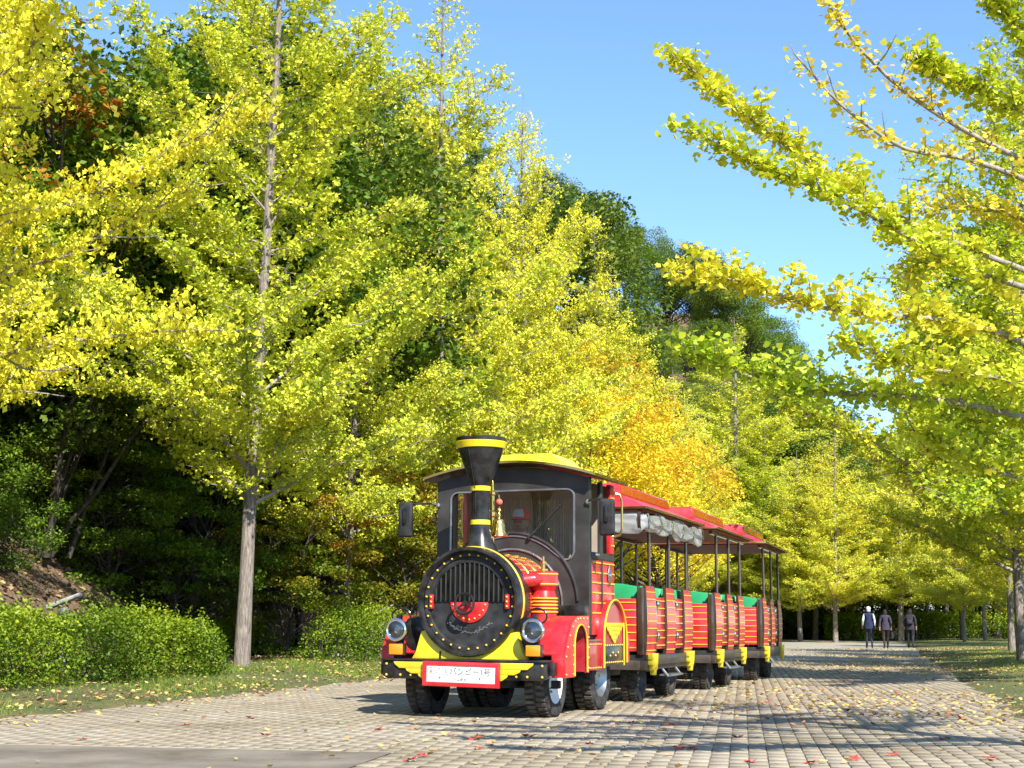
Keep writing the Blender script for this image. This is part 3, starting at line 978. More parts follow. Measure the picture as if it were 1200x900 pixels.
# front fenders
FP = [(-.41, .62), (-.40, .64), (-.365, .70), (-.30, .80), (-.21, .90), (-.12, .955), (-.02, .985), (.08, .99), (.35, .99)]
for s in (-1, 1):
    g = MB()
    outer, inner = FP, [(y + .018, z - .018) for y, z in FP]
    lo = []
    for x in (s * .545, s * .955):
        lo.append([(x, a, b) for a, b in outer] + [(x, a, b) for a, b in inner[::-1]])
    g.loft(lo)
    fe = g.build('front_fender', 'red', L, .004)
    a, b = sorted((s * .83, s * .944)); g = MB(); g.box(a, b, -.41, -.37, .40, .618); g.build('fender_front', 'red', fe, .005)
    archp = arc(.08, .70, .205, 0, 180, 18)                     # from right to left over the top
    side = [(-.41, .40)] + FP + [(.35, .43), (.285, .43)] + [(y, .70 + (z - .70) * 1.0) for y, z in archp] + [(-.125, .40)]
    g = MB(); g.prism(side, 'x', s * .945, s * .97); g.build('fender_side', 'red', fe)
    path = [(.285, .44), (.285, .60)] + archp + [(-.125, .60), (-.125, .41)]
    g = MB(); g.tube([(s * .972, a, b) for a, b in path], .010, 6); g.build('arch_trim', 'gold', fe)
    g = MB()
    lo = [[(x, a, b) for a, b in path] for x in (s * .56, s * .965)]
    g.loft(lo, cap=False, closed=False); g.build('arch_liner', 'darkred', fe)
    g = MB()
    for k, (a, b) in enumerate([(-0.385, 0.43), (-0.385, 0.6), (-0.340, 0.69), (-0.270, 0.8), (-0.180, 0.885), (-0.100, 0.935), (-0.020, 0.96), (0.060, 0.965), (0.160, 0.965), (0.280, 0.965), (0.325, 0.88), (0.325, 0.78), (0.325, 0.68), (0.325, 0.58), (0.325, 0.48), (-0.160, 0.43), (-0.160, 0.52), (-0.160, 0.61), (-0.160, 0.7)]):
        g.ball((s * .973, a, b), .010)
    tag(g.build('fender_rivets', 'gold', fe), kind='stuff')
    g = MB(); g.box(s * .47, s * .51, -.30, .33, .40, .95); g.build('wheel_housing', 'void', L)
    g = MB(); g.box(min(s * .86, s * .90), max(s * .86, s * .90), -.56, -.44, .42, .545); g.build('bumper_end', 'black', L, .004)
    # lamps
    hl = (s * .715, -.60, .845)
    g = MB(); g.lathe([(.03, .20), (.07, .14), (.10, .04), (.108, .0), (.108, -.022), (.086, -.03), (.086, -.012)], hl, 'y', 36, cap=False); lamp = g.build('headlight', 'black', L)
    g = MB(); g.lathe([(.107, -.005), (.115, -.012), (.113, -.03), (.098, -.038), (.084, -.03), (.084, -.018)], hl, 'y', 36, cap=False); g.build('chrome_ring', 'chrome', lamp)
    g = MB(); g.lathe([(.084, -.02), (.06, .03), (.03, .055), (.001, .06)], hl, 'y', 28, cap=False); g.build('reflector', 'steel', lamp)
    g = MB(); g.lathe([(.001, -.038), (.05, -.034), (.085, -.022)], hl, 'y', 28, cap=False); g.build('lens', 'lens', lamp)
    g = MB(); g.tube([(hl[0] + .10 * math.cos(R_(a)), hl[1] + .10, hl[2] + .135 + .075 * math.sin(R_(a))) for a in range(-60, 241, 12)], .010, 7); g.build('lamp_hoop', 'black', lamp)
    g = MB(); g.box(hl[0] - .025, hl[0] + .025, hl[1] + .03, hl[1] + .08, hl[2] + .09, hl[2] + .15); g.build('lamp_neck', 'black', lamp, .004)
    g = MB(); g.box(hl[0] - .03, hl[0] + .03, hl[1] + .05, hl[1] + .12, .57, hl[2] - .06); g.build('lamp_mount', 'black', lamp, .004)
    g = MB(); g.box(hl[0] - .08, hl[0] + .08, -.605, -.53, .595, .715); ts = g.build('turn_signal', 'black', L, .006)
    g = MB(); g.box(hl[0] - .072, hl[0] + .072, -.628, -.604, .603, .707); g.build('amber_lens', 'orange', ts, .008)

# side skirts, steps, rear fenders
for s in (-1, 1):
    a, b = sorted((s * .86, s * .897))
    g = MB(); g.box(a, b, .352, 1.06, .44, .73); sk = g.build('side_skirt', 'darkred', L, .005)
    g = MB()
    for k in range(12):
        for z in (.465, .705): g.ball((s * .899, .39 + k * .055, z), .008)
    tag(g.build('skirt_rivets', 'gold', sk), kind='stuff')
    a, b = sorted((s * .50, s * .898))
    g = MB(); g.box(a, b, .352, 1.04, .732, .752); g.build('step_plate', 'steel', L, .004)
    yc, zc, ro = 1.44, .74, .43
    prof = [(yc + ro * math.cos(R_(t)), zc + ro * math.sin(R_(t))) for t in range(180, -1, -10)]
    prof = [(yc - ro, .46)] + prof + [(yc + ro, .50)]
    inn = [(yc + (y - yc) * .95, zc + (z - zc) * .95 if z > zc else z) for y, z in prof]
    g = MB(); g.loft([[(x, y, z) for y, z in prof] + [(x, y, z) for y, z in inn[::-1]] for x in (s * .52, s * .925)])
    rf = g.build('rear_fender', 'red', L, .006)
    g = MB(); g.prism([(y, z) for y, z in inn], 'x', s * .885, s * .90); g.build('fender_disc', 'darkred', rf)
    g = MB(); g.prism([(yc - .40, .46), (yc - .40, .70), (yc + .40, .70), (yc + .40, .50)], 'x', s * .9005, s * .908); g.build('lower_panel', 'black', rf, .003)
    g = MB(); g.tube([(s * .927, y, z) for y, z in prof], .011, 6); g.build('fender_trim', 'gold', rf)
    g = MB()
    for y0, y1, z0, z1 in ((-.36, .36, .88, .925), (-.29, .29, .835, .8795), (-.21, .21, .79, .8345), (-.13, .13, .745, .7895), (-.06, .06, .71, .7445)):
        g.prism([(yc + y0, z1), (yc + y0 + .04, z0), (yc + y1 - .04, z0), (yc + y1, z1)], 'x', s * .9005, s * .918)
    for y0 in (-.385, .355):
        g.box(min(s * .9085, s * .918), max(s * .9085, s * .918), yc + y0, yc + y0 + .03, .47, .93)
    g.build('wing_emblem', 'yellow', rf, .003)
    g = MB()
    for k in range(10):
        g.ball((s * .91, yc - .32 + .07 * k, .69), .010); g.ball((s * .91, yc - .32 + .07 * k, .51), .010)
    for k in range(4): g.ball((s * .91, yc - .15 + .1 * k, .58 + .03 * (k % 2)), .011)
    tag(g.build('panel_rivets', 'gold', rf), kind='stuff')
    g = MB(); a, b = sorted((s * .88, s * .915)); g.box(a, b, 1.88, 2.02, .50, .80); g.build('rear_skirt', 'red', L, .004)

# wheels
for s in (-1, 1):
    wheel(L, s * .63, 0, .34, .23, s)
    wheel(L, s * .67, 1.40, .36, .22, s, 'steel')
    wheel(L, s * .43, 1.40, .36, .22, s, 'steel')

# cab
opening = arc(-.62, 2.225, .08, 180, 90, 6) + arc(.62, 2.235, .08, 90, 0, 6) + arc(.61, 1.665, .09, 0, -95, 8) \
    + [(.71 * math.cos(R_(t)), 1.12 + .71 * math.sin(R_(t))) for t in range(42, 139, 6)] + arc(-.61, 1.665, .09, 275, 180, 8)
top = [(-.86 + 1.72 * i / 16, 2.56 - .13 * ((-.86 + 1.72 * i / 16) / .86) ** 2) for i in range(17)]
outer = [(-.86, .80)] + top + [(.86, .80)]
lo_, li_ = hole_loops(outer, opening, (0, 2.06))
g = MB(); g.ringplate(lo_, li_, 'y', .70, .745); cab = g.build('cab_front', 'cabgrey', L)
g = MB(); g.tube([(x, .697, z) for x, z in li_], .012, 6, closed=True); g.build('windscreen_seal', 'steel', cab)
g = MB(); g.add([(x, .722, z) for x, z in li_], [tuple(range(len(li_)))]); g.build('windscreen', 'glass', L, smooth=False)
g = MB(); g.tube([(.74 * math.cos(R_(t)), .69, 1.12 + .74 * math.sin(R_(t))) for t in range(2, 179, 4)], .016, 7); g.build('boiler_collar', 'cabgrey', L)
g = MB(); g.tube([(.57 * math.cos(R_(t)), .692, 1.12 + .57 * math.sin(R_(t))) for t in range(-20, 201, 4)], .012, 7); g.build('boiler_collar', 'steel', L)
for s in (-1, 1):
    g = MB(); g.box(min(s * .58, s * .86), max(s * .58, s * .86), .55, .70, .985, 1.10); g.build('tool_box', 'black', L, .008)
    def sb(n, y0, y1, z0, z1, mat, th=.03, x=.86, bev=.004):
        a, b = sorted((s * (x - th), s * x)); g = MB(); g.box(a, b, y0, y1, z0, z1); return g.build(n, mat, L, bev)
    sb('corner_pillar', .746, .80, .80, 2.44, 'cabgrey', .05)
    d1 = sb('cab_door', .802, 1.12, .80, 1.58, 'red')
    d2 = sb('cab_side_panel', 1.20, 1.62, .80, 1.58, 'red')
    for dd, y0, y1 in ((d1, .802, 1.12), (d2, 1.20, 1.62)):
        g = MB()
        for k in range(6):
            a, b = sorted((s * .8605, s * .868)); g.box(a, b, y0 + .01, y1 - .01, 1.02 + k * .105, 1.034 + k * .105)
        tag(g.build('gold_stripes', 'gold', dd), kind='stuff')
    sb('window_rail', .802, 1.62, 1.582, 1.66, 'cabgrey', .04, .863)
    sb('door_pillar', 1.122, 1.198, .80, 2.42, 'cabgrey', .04, .862)
    rp = sb('rear_pillar', 1.46, 1.60, 1.664, 2.42, 'red', .05, .87)
    g = MB()
    for k in range(5):
        a, b = sorted((s * .8705, s * .878)); g.box(a, b, 1.47, 1.59, 1.75 + k * .13, 1.765 + k * .13)
    tag(g.build('gold_stripes', 'gold', rp), kind='stuff')
    g = MB(); g.tube([(s * .87, 1.60, 1.86), (s * .93, 1.62, 1.88), (s * .95, 1.63, 1.95), (s * .95, 1.63, 2.25), (s * .93, 1.62, 2.32), (s * .87, 1.60, 2.34)], .014, 8); g.build('grab_handle', 'brass', L)
    g = MB(); g.box(min(s * .86, s * .90), max(s * .86, s * .90), .86, .98, 1.62, 1.645); g.build('door_handle', 'chrome', L, .006)
    g = MB(); g.prism([(1.40 + .055 * math.cos(t), 1.43 + .10 * math.sin(t) * (1 + .15 * math.cos(4 * t))) for t in [2 * math.pi * i / 20 for i in range(20)]], 'x', s * .868, s * .88); em = g.build('side_emblem', 'steel', L, .004)
    g = MB(); g.lathe([(.032, s * .88), (.025, s * .89), (.001, s * .893)], (0, 1.40, 1.43), 'x', 12, cap=False); g.build('emblem_boss', 'chrome', em)
# rear wall
rw_in = [(-.62, 1.75), (.62, 1.75), (.62, 2.28), (-.62, 2.28)]
g = MB(); g.prism([(-.83, .8)] + [(x * .965, z - .03) for x, z in top] + [(.83, .8)], 'y', 1.60, 1.63); g.build('cab_rear_wall', 'beige', L, smooth=False)
g = MB()
for k in range(46):
    x = -.60 + 1.2 * k / 45
    g.tube([(x, 1.585 + .008 * math.sin(k * 1.7), 1.62), (x + .004 * math.sin(k), 1.585, 2.30)], .013, 5)
g.build('cab_curtain', 'beige', L)
g = MB(); g.box(-.82, .82, .76, 1.6, .72, .80); g.build('cab_floor', 'flatblack', L)
g = MB(); g.box(-.81, .81, .76, .98, 1.30, 1.52); g.build('dashboard', 'flatblack', L, .03)
g = MB(); g.tube([(.17 * math.cos(a), 1.03 + .06 * math.sin(a), 1.64 + .16 * math.sin(a)) for a in [2 * math.pi * i / 24 for i in range(24)]], .014, 7, closed=True); g.tube([(0, .95, 1.5), (0, 1.03, 1.64)], .02, 8); g.tube([(-.16, 1.03, 1.64), (.16, 1.03, 1.64)], .01, 6); g.build('steering_wheel', 'flatblack', L)
g = MB(); g.box(-.28, .22, 1.15, 1.55, 1.05, 1.2); g.box(-.28, .22, 1.50, 1.58, 1.2, 1.75); g.build('driver_seat', 'flatblack', L, .03)
# roof
def roofz(x): return 2.615 - .155 * (x / .96) ** 2
rx = [-.96 + 1.92 * i / 24 for i in range(25)]
g = MB(); lo = []
for y in (.56, 1.80): lo.append([(x, y, roofz(x)) for x in rx] + [(x, y, roofz(x) - .03) for x in rx[::-1]])
g.loft(lo); roof = g.build('cab_roof', 'cabgrey', L)
g = MB(); lo = []
for y in (.545, .575): lo.append([(x * 1.005, y, roofz(x) + .005) for x in rx] + [(x * 1.005, y, roofz(x) - .022) for x in rx[::-1]])
g.loft(lo); g.build('roof_trim', 'brass', roof)
for s in (-1, 1):
    a, b = sorted((s * .955, s * .968)); g = MB(); g.box(a, b, .575, 1.80, roofz(.96) - .025, roofz(.96) + .008); g.build('roof_edge', 'brass', roof)
g = MB()
bt = [[(-.54, .80, 2.57), (.54, .80, 2.57), (.54, 1.70, 2.57), (-.54, 1.70, 2.57)], [(-.38, .90, 2.725), (.38, .90, 2.725), (.38, 1.62, 2.725), (-.38, 1.62, 2.725)]]
g.loft(bt); g.build('roof_ventilator', 'yellow', L, .012)
# mirrors
for s, mx_, my, mz, ay in ((-1, 1.20, .62, 2.02, .69), (1, 1.09, .60, 2.00, .69)):
    g = MB(); g.tube([(s * .84, ay, 2.17), (s * .90, ay - .04, 2.19), (s * (mx_ - .02), my + .02, 2.19), (s * mx_, my + .045, 2.15), (s * mx_, my + .045, 2.05)], .012, 7); arm = g.build('mirror_arm', 'black', L)
    g = MB(); g.ball((s * .85, ay, 2.17), .03, 10); g.build('mirror_pivot', 'steel', arm)
    g = MB(); g.box(s * mx_ - .082, s * mx_ + .082, my - .03, my + .03, mz - .19, mz + .19); mi = g.build('mirror', 'flatblack', L, .025, 3)
    g = MB(); g.box(s * mx_ - .018, s * mx_ + .018, my - .05, my - .028, mz - .05, mz + .13); g.build('mirror_clamp', 'black', mi, .006)
    g = MB(); g.box(s * mx_ - .07, s * mx_ + .07, my + .0305, my + .034, mz - .17, mz + .17); g.build('mirror_glass', 'chrome', mi)
# wipers
for (x0, z0, x1, z1) in ((.20, 1.80, .56, 2.16), (-.08, 1.86, -.19, 2.10)):
    g = MB(); g.tube([(x0, .665, z0), (x0 + (x1 - x0) * .4, .67, z0 + (z1 - z0) * .4)], .010, 6); g.tube([(x0 + (x1 - x0) * .35, .675, z0 + (z1 - z0) * .35), (x1, .69, z1)], .006, 6); g.ball((x0, .68, z0), .025, 8); g.build('wiper', 'flatblack', L)

# number board ---------------------------------------------------------
board = MB(); board.box(-.375, .375, -.672, -.655, -.095, .095)
sb_ = board.build('name_board', 'board', L, .002)
sb_.location = (.0, 0, .425); sb_.rotation_euler = (0, R_(0.9), 0)
g = MB(); fr_o = [(-.40, -.118), (.40, -.118), (.40, .118), (-.40, .118)]; fr_i = [(-.357, -.078), (.357, -.078), (.357, .078), (-.357, .078)]
g.ringplate(fr_o, fr_i, 'y', -.680, -.650); g.build('board_frame', 'red', sb_, .003)
g = MB()
for x, z in ((-.215, -.032), (.20, -.032)): g.lathe([(.008, -.672), (.008, -.678), (.001, -.680)], (x, 0, z), 'y', 10, cap=False)
g.build('board_screw', 'steel', sb_)


def text_mesh(name, body, size, x, z, y, mat, parent, sx=1.0, bold=0.0):
    cu = bpy.data.curves.new(name, 'FONT')
    cu.body = body; cu.size = size; cu.offset = bold; cu.align_x = 'LEFT'; cu.align_y = 'CENTER'
    to = link(name, cu)
    dg = bpy.context.evaluated_depsgraph_get()
    me = bpy.data.meshes.new_from_object(to.evaluated_get(dg))
    bpy.data.objects.remove(to)
    me.materials.clear(); me.materials.append(M[mat])
    o = link(name, me, parent)
    o.rotation_euler = (R_(90), 0, 0)
    o.location = (x, y, z)
    o.scale = (sx, 1, 1)
    return o


M['inkgrey'] = paint('sign_ink_faded', (0.24, 0.25, 0.28), .6)
text_mesh('board_lettering', '彩', .080, -.335, .022, -.6735, 'inkred', sb_, .92)
text_mesh('board_lettering', 'の国', .080, -.262, .022, -.6735, 'inkgrey', sb_, .86)
text_mesh('board_lettering', 'バンビー1号', .080, -.120, .022, -.6735, 'ink', sb_, .98, .0012)
text_mesh('board_lettering', '小鹿野町', .032, -.085, -.052, -.6735, 'inkgrey', sb_, 1.25, .0006)

# ------------------------------------------------------------------ passenger cars
def passenger_car(label):
    car = empty('passenger_car', (0, 0, 0), 0, label, 'train car', 'open passenger cars behind the locomotive')
    HL, HW = 1.25, .84
    g = MB(); g.box(-HW, HW, -HL, HL, .50, .56); g.build('floor', 'flatblack', car)
    g = MB()
    for s in (-1, 1): g.box(s * .80 - .03, s * .80 + .03, -HL, HL, .385, .499)
    g.box(-.77, .77, -HL, -HL + .06, .385, .499); g.box(-.77, .77, HL - .06, HL, .385, .499); g.box(-.30, .30, -1.1, 1.1, .30, .44)
    g.box(-.04, .04, -HL - 1.16, -HL, .40, .46)
    g.build('under_frame', 'brown', car, .006)
    for yy in (-.80, .80):
        g = MB(); g.tube([(-.56, yy, .27), (.56, yy, .27)], .035, 10); g.build('axle', 'flatblack', car)
        for s in (-1, 1): wheel(car, s * .57, yy, .27, .20, s, 'brown')
    def stripes(parent, x0, x1, y0, y1, z0, z1, n, face):
        g = MB()
        for k in range(n):
            z = z0 + (z1 - z0) * (k + .5) / n
            if face in 'FB': g.box(x0, x1, y0, y1, z - .006, z + .006)
            else: g.box(x0, x1, y0, y1, z - .006, z + .006)
        tag(g.build('gold_stripes', 'gold', parent), kind='stuff')
    for yy, s in ((-HL, -1), (HL, 1)):
        g = MB(); g.box(-.74, .74, yy - .02, yy + .02, .60, 1.21); ep = g.build('end_panel', 'red', car, .008)
        y0, y1 = sorted((yy + s * .0205, yy + s * .028)); stripes(ep, -.73, .73, y0, y1, .60, 1.21, 7, 'F')
        for q in (-1, 1):
            g = MB(); g.box(q * .785 - .035, q * .785 + .035, yy - .035, yy + .035, .56, 1.34); co = g.build('corner_post', 'bone', car, .01)
            g = MB(); g.box(q * .755 - .006, q * .755 + .006, yy + s * .035 - .004, yy + s * .035 + .008, .57, 1.36); g.build('brass_strip', 'brass', co)
    # side columns with bulging panels, doors between
    cols = (-.98, .03, 1.02)
    for s in (-1, 1):
        for k, yc in enumerate(cols):
            g = MB(); lo = []
            nz = 13
            for i in range(nz):
                t = i / (nz - 1)
                z = .56 + .80 * t
                bul = .035 * math.sin(math.pi * (.12 + .80 * t)) ** .9
                hw = .215 - .025 * t + .012 * math.sin(math.pi * t)
                xo, xi = s * (HW - .02 + bul), s * (HW - .05)
                lo.append([(xi, yc - hw, z), (xo - s * .012, yc - hw, z), (xo, yc - hw + .012, z), (xo, yc + hw - .012, z), (xo - s * .012, yc + hw, z), (xi, yc + hw, z)])
            g.loft(lo); cp_ = g.build('side_column', 'red', car)
            g = MB()
            for i in range(9):
                t = (i + .6) / 9.4
                z = .56 + .80 * t
                bul = .035 * math.sin(math.pi * (.12 + .80 * t)) ** .9
                hw = .215 - .025 * t + .012 * math.sin(math.pi * t)
                xo = s * (HW - .02 + bul)
                a, b = sorted((xo - s * .004, xo + s * .006)); g.box(a, b, yc - hw + .004, yc + hw - .004, z - .006, z + .006)
            tag(g.build('gold_stripes', 'gold', cp_), kind='stuff')
            for q in (-1, 1):
                g = MB(); lo = []
                for i in range(nz):
                    t = i / (nz - 1)
                    z = .555 + .81 * t
                    bul = .035 * math.sin(math.pi * (.12 + .80 * t)) ** .9
                    hw = .215 - .025 * t + .012 * math.sin(math.pi * t)
                    xo = s * (HW - .022 + bul); y0 = yc + q * (hw + .001); y1 = yc + q * (hw + .03)
                    lo.append([(s * (HW - .045), y0, z), (xo, y0, z), (xo, y1, z), (s * (HW - .045), y1, z)])
                g.loft(lo); g.build('column_edge', 'bone', cp_)
            g = MB(); g.tube([(s * (HW - .02), yc, 1.33), (s * (HW - .02), yc, 2.26)], .021, 10); g.build('roof_post', 'bone', car)
            if k != 1:
                g = MB()
                for (w, z0, z1) in ((.17, .505, .575), (.145, .44, .5045), (.10, .38, .4395), (.05, .325, .3795)):
                    a, b = sorted((s * (HW - .01), s * (HW + .05)))
                    g.prism([(yc - w, z1), (yc - w + .015, z0), (yc + w - .015, z0), (yc + w, z1)], 'x', a, b)
                for j in (-1, 0, 1):
                    a, b = sorted((s * (HW + .0505), s * (HW + .058))); g.box(a, b, yc + j * .06 - .008, yc + j * .06 + .008, .40, .56)
                g.build('fan_ornament', 'yellow', car, .004)
        for ya, yb in ((cols[0] + .26, cols[1] - .26), (cols[1] + .26, cols[2] - .26)):
            a, b = sorted((s * (HW - .05), s * (HW - .02)))
            g = MB(); g.box(a, b, ya, yb, .62, 1.24); dr = g.build('side_door', 'red', car, .006)
            a, b = sorted((s * (HW - .0195), s * (HW - .012))); stripes(dr, a, b, ya + .01, yb - .01, .62, 1.24, 7, 'S')
            for z in (1.16, .78):
                a, b = sorted((s * (HW - .02), s * (HW + .02))); g = MB(); g.box(a, b, ya + .02, ya + .10, z - .035, z + .035); g.tube([(s * HW, ya + .1, z), (s * (HW + .02), ya + .16, z)], .008, 6); g.build('latch', 'chrome', dr, .006)
        # step
        g = MB(); g.tube([(s * .80, -.35, .40), (s * .88, -.35, .30), (s * .88, .35, .30), (s * .80, .35, .40)], .016, 7); g.box(min(s * .78, s * .92), max(s * .78, s * .92), -.34, .34, .295, .315); g.build('step', 'steel', car)
        a, b = sorted((s * (HW - .005), s * (HW + .022)))
        g = MB(); g.box(a, b, -.76, .80, .44, .555); g.build('side_beam', 'brown', car, .006)
    # benches
    for yb, fc in ((-1.12, 1), (-.10, -1), (.12, 1), (1.14, -1)):
        bn = MB(); bn.box(-.72, .72, min(yb, yb + fc * .40), max(yb, yb + fc * .40), .86, .93); sb2 = bn.build('bench', 'green', car, .02, 3)
        lo = []
        for i in range(9):
            x = -.74 + 1.48 * i / 8
            zt = 1.40 - .05 * (abs(x) / .74) ** 4
            lo.append([(x, yb - .03, .93), (x, yb + .03, .93), (x, yb + .025 - fc * .05, zt), (x, yb - .025 - fc * .05, zt)])
        g = MB(); g.loft(lo); g.build('seat_back', 'green', sb2, .015)
        for x in (-.5, .5):
            g = MB(); g.box(x - .02, x + .02, min(yb + fc * .05, yb + fc * .35), max(yb + fc * .05, yb + fc * .35), .56, .862); g.build('bench_leg', 'flatblack', sb2)
    # roof
    ex, ey, ze = .95, 1.62, 2.24
    ix, iy, zi = .56, 1.28, 2.43
    def rect(a, b, z): return [(-a, -b, z), (a, -b, z), (a, b, z), (-a, b, z)]
    g = MB(); g.loft([rect(ex, ey, ze), rect(ex, ey, ze + .02), rect(ix, iy, zi), rect(ix - .3, iy - .3, zi), rect(ix - .3, iy - .3, ze + .05), rect(ex - .03, ey - .03, ze + .001)], cap=False)
    rf = g.build('roof', 'red', car, .004)
    g = MB(); g.loft([rect(ix - .005, iy - .005, zi - .01), rect(ix - .03, iy - .03, zi + .135), rect(ix - .07, iy - .07, zi + .15)])
    cl = g.build('roof_lantern', 'red', rf, .006)
    for s in (-1, 1):
        for j in range(4):
            y0 = -1.22 + j * .615
            a, b = sorted((s * (ix - .008), s * (ix - .022)))
            g = MB(); g.add([(s * (ix - .003), y0, zi + .02), (s * (ix - .003), y0 + .59, zi + .02), (s * (ix - .018), y0 + .59, zi + .118), (s * (ix - .018), y0, zi + .118),
                             (s * (ix - .04), y0, zi + .02), (s * (ix - .04), y0 + .59, zi + .02), (s * (ix - .05), y0 + .59, zi + .118), (s * (ix - .05), y0, zi + .118)],
                            [(0, 1, 2, 3), (4, 5, 6, 7), (0, 1, 5, 4), (1, 2, 6, 5), (2, 3, 7, 6), (3, 0, 4, 7)])
            g.build('lantern_panel', 'orangered', cl)
    g = MB()
    for s in (-1, 1):
        g.box(min(s * ex, s * (ex + .012)), max(s * ex, s * (ex + .012)), -ey, ey, ze - .004, ze + .022)
        g.box(-ex, ex, min(s * ey, s * (ey + .012)), max(s * ey, s * (ey + .012)), ze - .004, ze + .022)
    g.build('roof_trim', 'brass', rf)
    g = MB(); g.box(-.90, .90, -1.55, 1.55, ze - .02, ze - .002); g.build('ceiling', 'lining', rf)
    g = MB()
    for s in (-1, 1): g.box(s * (HW - .02) - .025, s * (HW - .02) + .025, -1.4, 1.4, ze - .065, ze - .021)
    g.build('roof_rail', 'bone', rf)
    return car


M['orangered'] = paint('orange_red_gloss', (0.50, 0.055, 0.006), .18, coat=.8)
car0 = passenger_car('open passenger car with rolled clear curtains, coupled to the locomotive')
labels = [car0['label'], 'middle open passenger car with green benches, between two others', 'last open passenger car with green benches, at the end of the train']
spots = [(1.20, 18.62, 19.4), (2.46, 22.05, 18.2), (3.72, 25.6, 17.2)]
for k, (cx_, cy_, yaw) in enumerate(spots):
    c = car0 if k == 0 else copy_tree(car0)
    c.location = (cx_, cy_, 0)
    c.rotation_euler = (0, 0, -R_(yaw))
    c['label'] = labels[k]
# rolled clear curtains under the first car's eaves
for run, (pa, pb) in enumerate((((.905, -1.56), (.905, 1.58)), ((-.905, -1.56), (-.905, 1.58)), ((-.88, -1.575), (.93, -1.575)))):
    pa, pb = Vector((*pa, 0)), Vector((*pb, 0))
    dr_ = (pb - pa).normalized(); sd_ = Vector((dr_.y, -dr_.x, 0))
    ln = (pb - pa).length
    nseg = int(ln * 34)
    rr = random.Random(9 + run)
    ph = [rr.uniform(0, 6) for _ in range(8)]
    lo = []
    for i in range(nseg + 1):
        d_ = ln * i / nseg
        sag = .022 * abs(math.sin(d_ * 5.0 + ph[0])) ** 1.5 + .008 * math.sin(d_ * 2.3 + ph[1])
        end = min(1, min(i, nseg - i) / 4 + .35)
        L_ = []
        for j in range(32):
            a = 2 * math.pi * j / 32
            fold = .010 * math.sin(6 * a + d_ * 2.5 + ph[2]) + .008 * math.sin(4 * a - d_ * 6 + ph[3]) + .005 * math.sin(2 * a + d_ * 14 + ph[4]) + .005 * math.sin(9 * a + d_ * 5)
            q = pa + dr_ * (d_ + .03 * math.sin(a * 2 + d_ * 9)) + sd_ * ((.045 + fold * .7) * end * math.cos(a))
            L_.append((q.x, q.y, 2.105 - sag + (.105 + .022 * math.sin(d_ * 6 + ph[5]) + fold) * end * math.sin(a)))
        lo.append(L_)
    g = MB(); g.loft(lo); cu = g.build('rolled_curtain', 'plastic', car0)
    for j in range(int(ln / .6) + 1):
        q = pa + dr_ * min(ln - .06, .06 + j * .6)
        g = MB(); lo2 = []
        for w_ in (-.018, .018):
            lo2.append([tuple(q + dr_ * w_ + sd_ * (.062 * math.cos(a)) + Vector((0, 0, 2.098 + .122 * math.sin(a)))) for a in [2 * math.pi * i / 18 for i in range(18)]])
        g.loft(lo2, cap=False); g.build('curtain_strap', 'bone', cu)


# ------------------------------------------------------------------ people
def skin_body(name, joints, edges, mats, pick, parent=None, sub=2):
    """joints: list of (co, (rx, ry)); pick(center)->material index"""
    me = bpy.data.meshes.new(name)
    me.from_pydata([j[0] for j in joints], edges, [])
    o = bpy.data.objects.new(name, me); C.objects.link(o)
    sk = o.modifiers.new('skin', 'SKIN'); sk.use_smooth_shade = True
    for i, j in enumerate(joints):
        r = j[1] if isinstance(j[1], tuple) else (j[1], j[1])
        me.skin_vertices[0].data[i].radius = r
        me.skin_vertices[0].data[i].use_root = (i == 0)
    ss = o.modifiers.new('sub', 'SUBSURF'); ss.levels = sub; ss.render_levels = sub
    dg = bpy.context.evaluated_depsgraph_get()
    out = bpy.data.meshes.new_from_object(o.evaluated_get(dg))
    bpy.data.objects.remove(o)
    out.name = name
    for mname in mats: out.materials.append(M[mname])
    for pl in out.polygons:
        pl.material_index = pick(pl.center); pl.use_smooth = True
    return link(name, out, parent)


def cloth(name, col): M[name] = paint(name, col, .9, dirt=.25, scale=12, bump=.3, spec=.15)


for nme, col in (('navy_cloth', (0.012, 0.022, 0.07)), ('white_cloth', (0.62, 0.64, 0.68)), ('denim', (0.02, 0.026, 0.045)), ('purple_cloth', (0.045, 0.036, 0.062)), ('brown_cloth', (0.025, 0.017, 0.013)),
                 ('slate_cloth', (0.03, 0.026, 0.038)), ('hair_grey', (0.45, 0.45, 0.45)), ('hair_dark', (0.02, 0.017, 0.015)), ('dark_cloth', (0.02, 0.022, 0.03)), ('shoe', (0.05, 0.045, 0.04)), ('cap_red', (0.85, 0.07, 0.03)), ('olive_cloth', (0.09, 0.08, 0.05))):
    cloth(nme, col)


def hand_joints(J, Ed, w, d, side):
    """palm and five fingers after wrist index w; d = pointing direction"""
    p = Vector(J[w][0]); d = Vector(d).normalized()
    x = Vector((0, 1, 0)); x = (x - d * x.dot(d)).normalized()
    palm = len(J); J.append((tuple(p + d * .05), (.030, .018))); Ed.append((w, palm))
    pe = len(J); J.append((tuple(p + d * .085), (.032, .015))); Ed.append((palm, pe))
    for k, (off, ln) in enumerate(((-.030, .055), (-.010, .068), (.010, .064), (.030, .050))):
        a = len(J); J.append((tuple(p + d * (.085 + ln * .5) + x * off), .0085)); Ed.append((pe, a))
        b = len(J); J.append((tuple(p + d * (.085 + ln * .9) + x * off * 1.05 + Vector((-side * .012, .004, 0))), .0075)); Ed.append((a, b))
    a = len(J); J.append((tuple(p + d * .065 + x * .045), .010)); Ed.append((palm, a))
    b = len(J); J.append((tuple(p + d * .098 + x * .055), .008)); Ed.append((a, b))


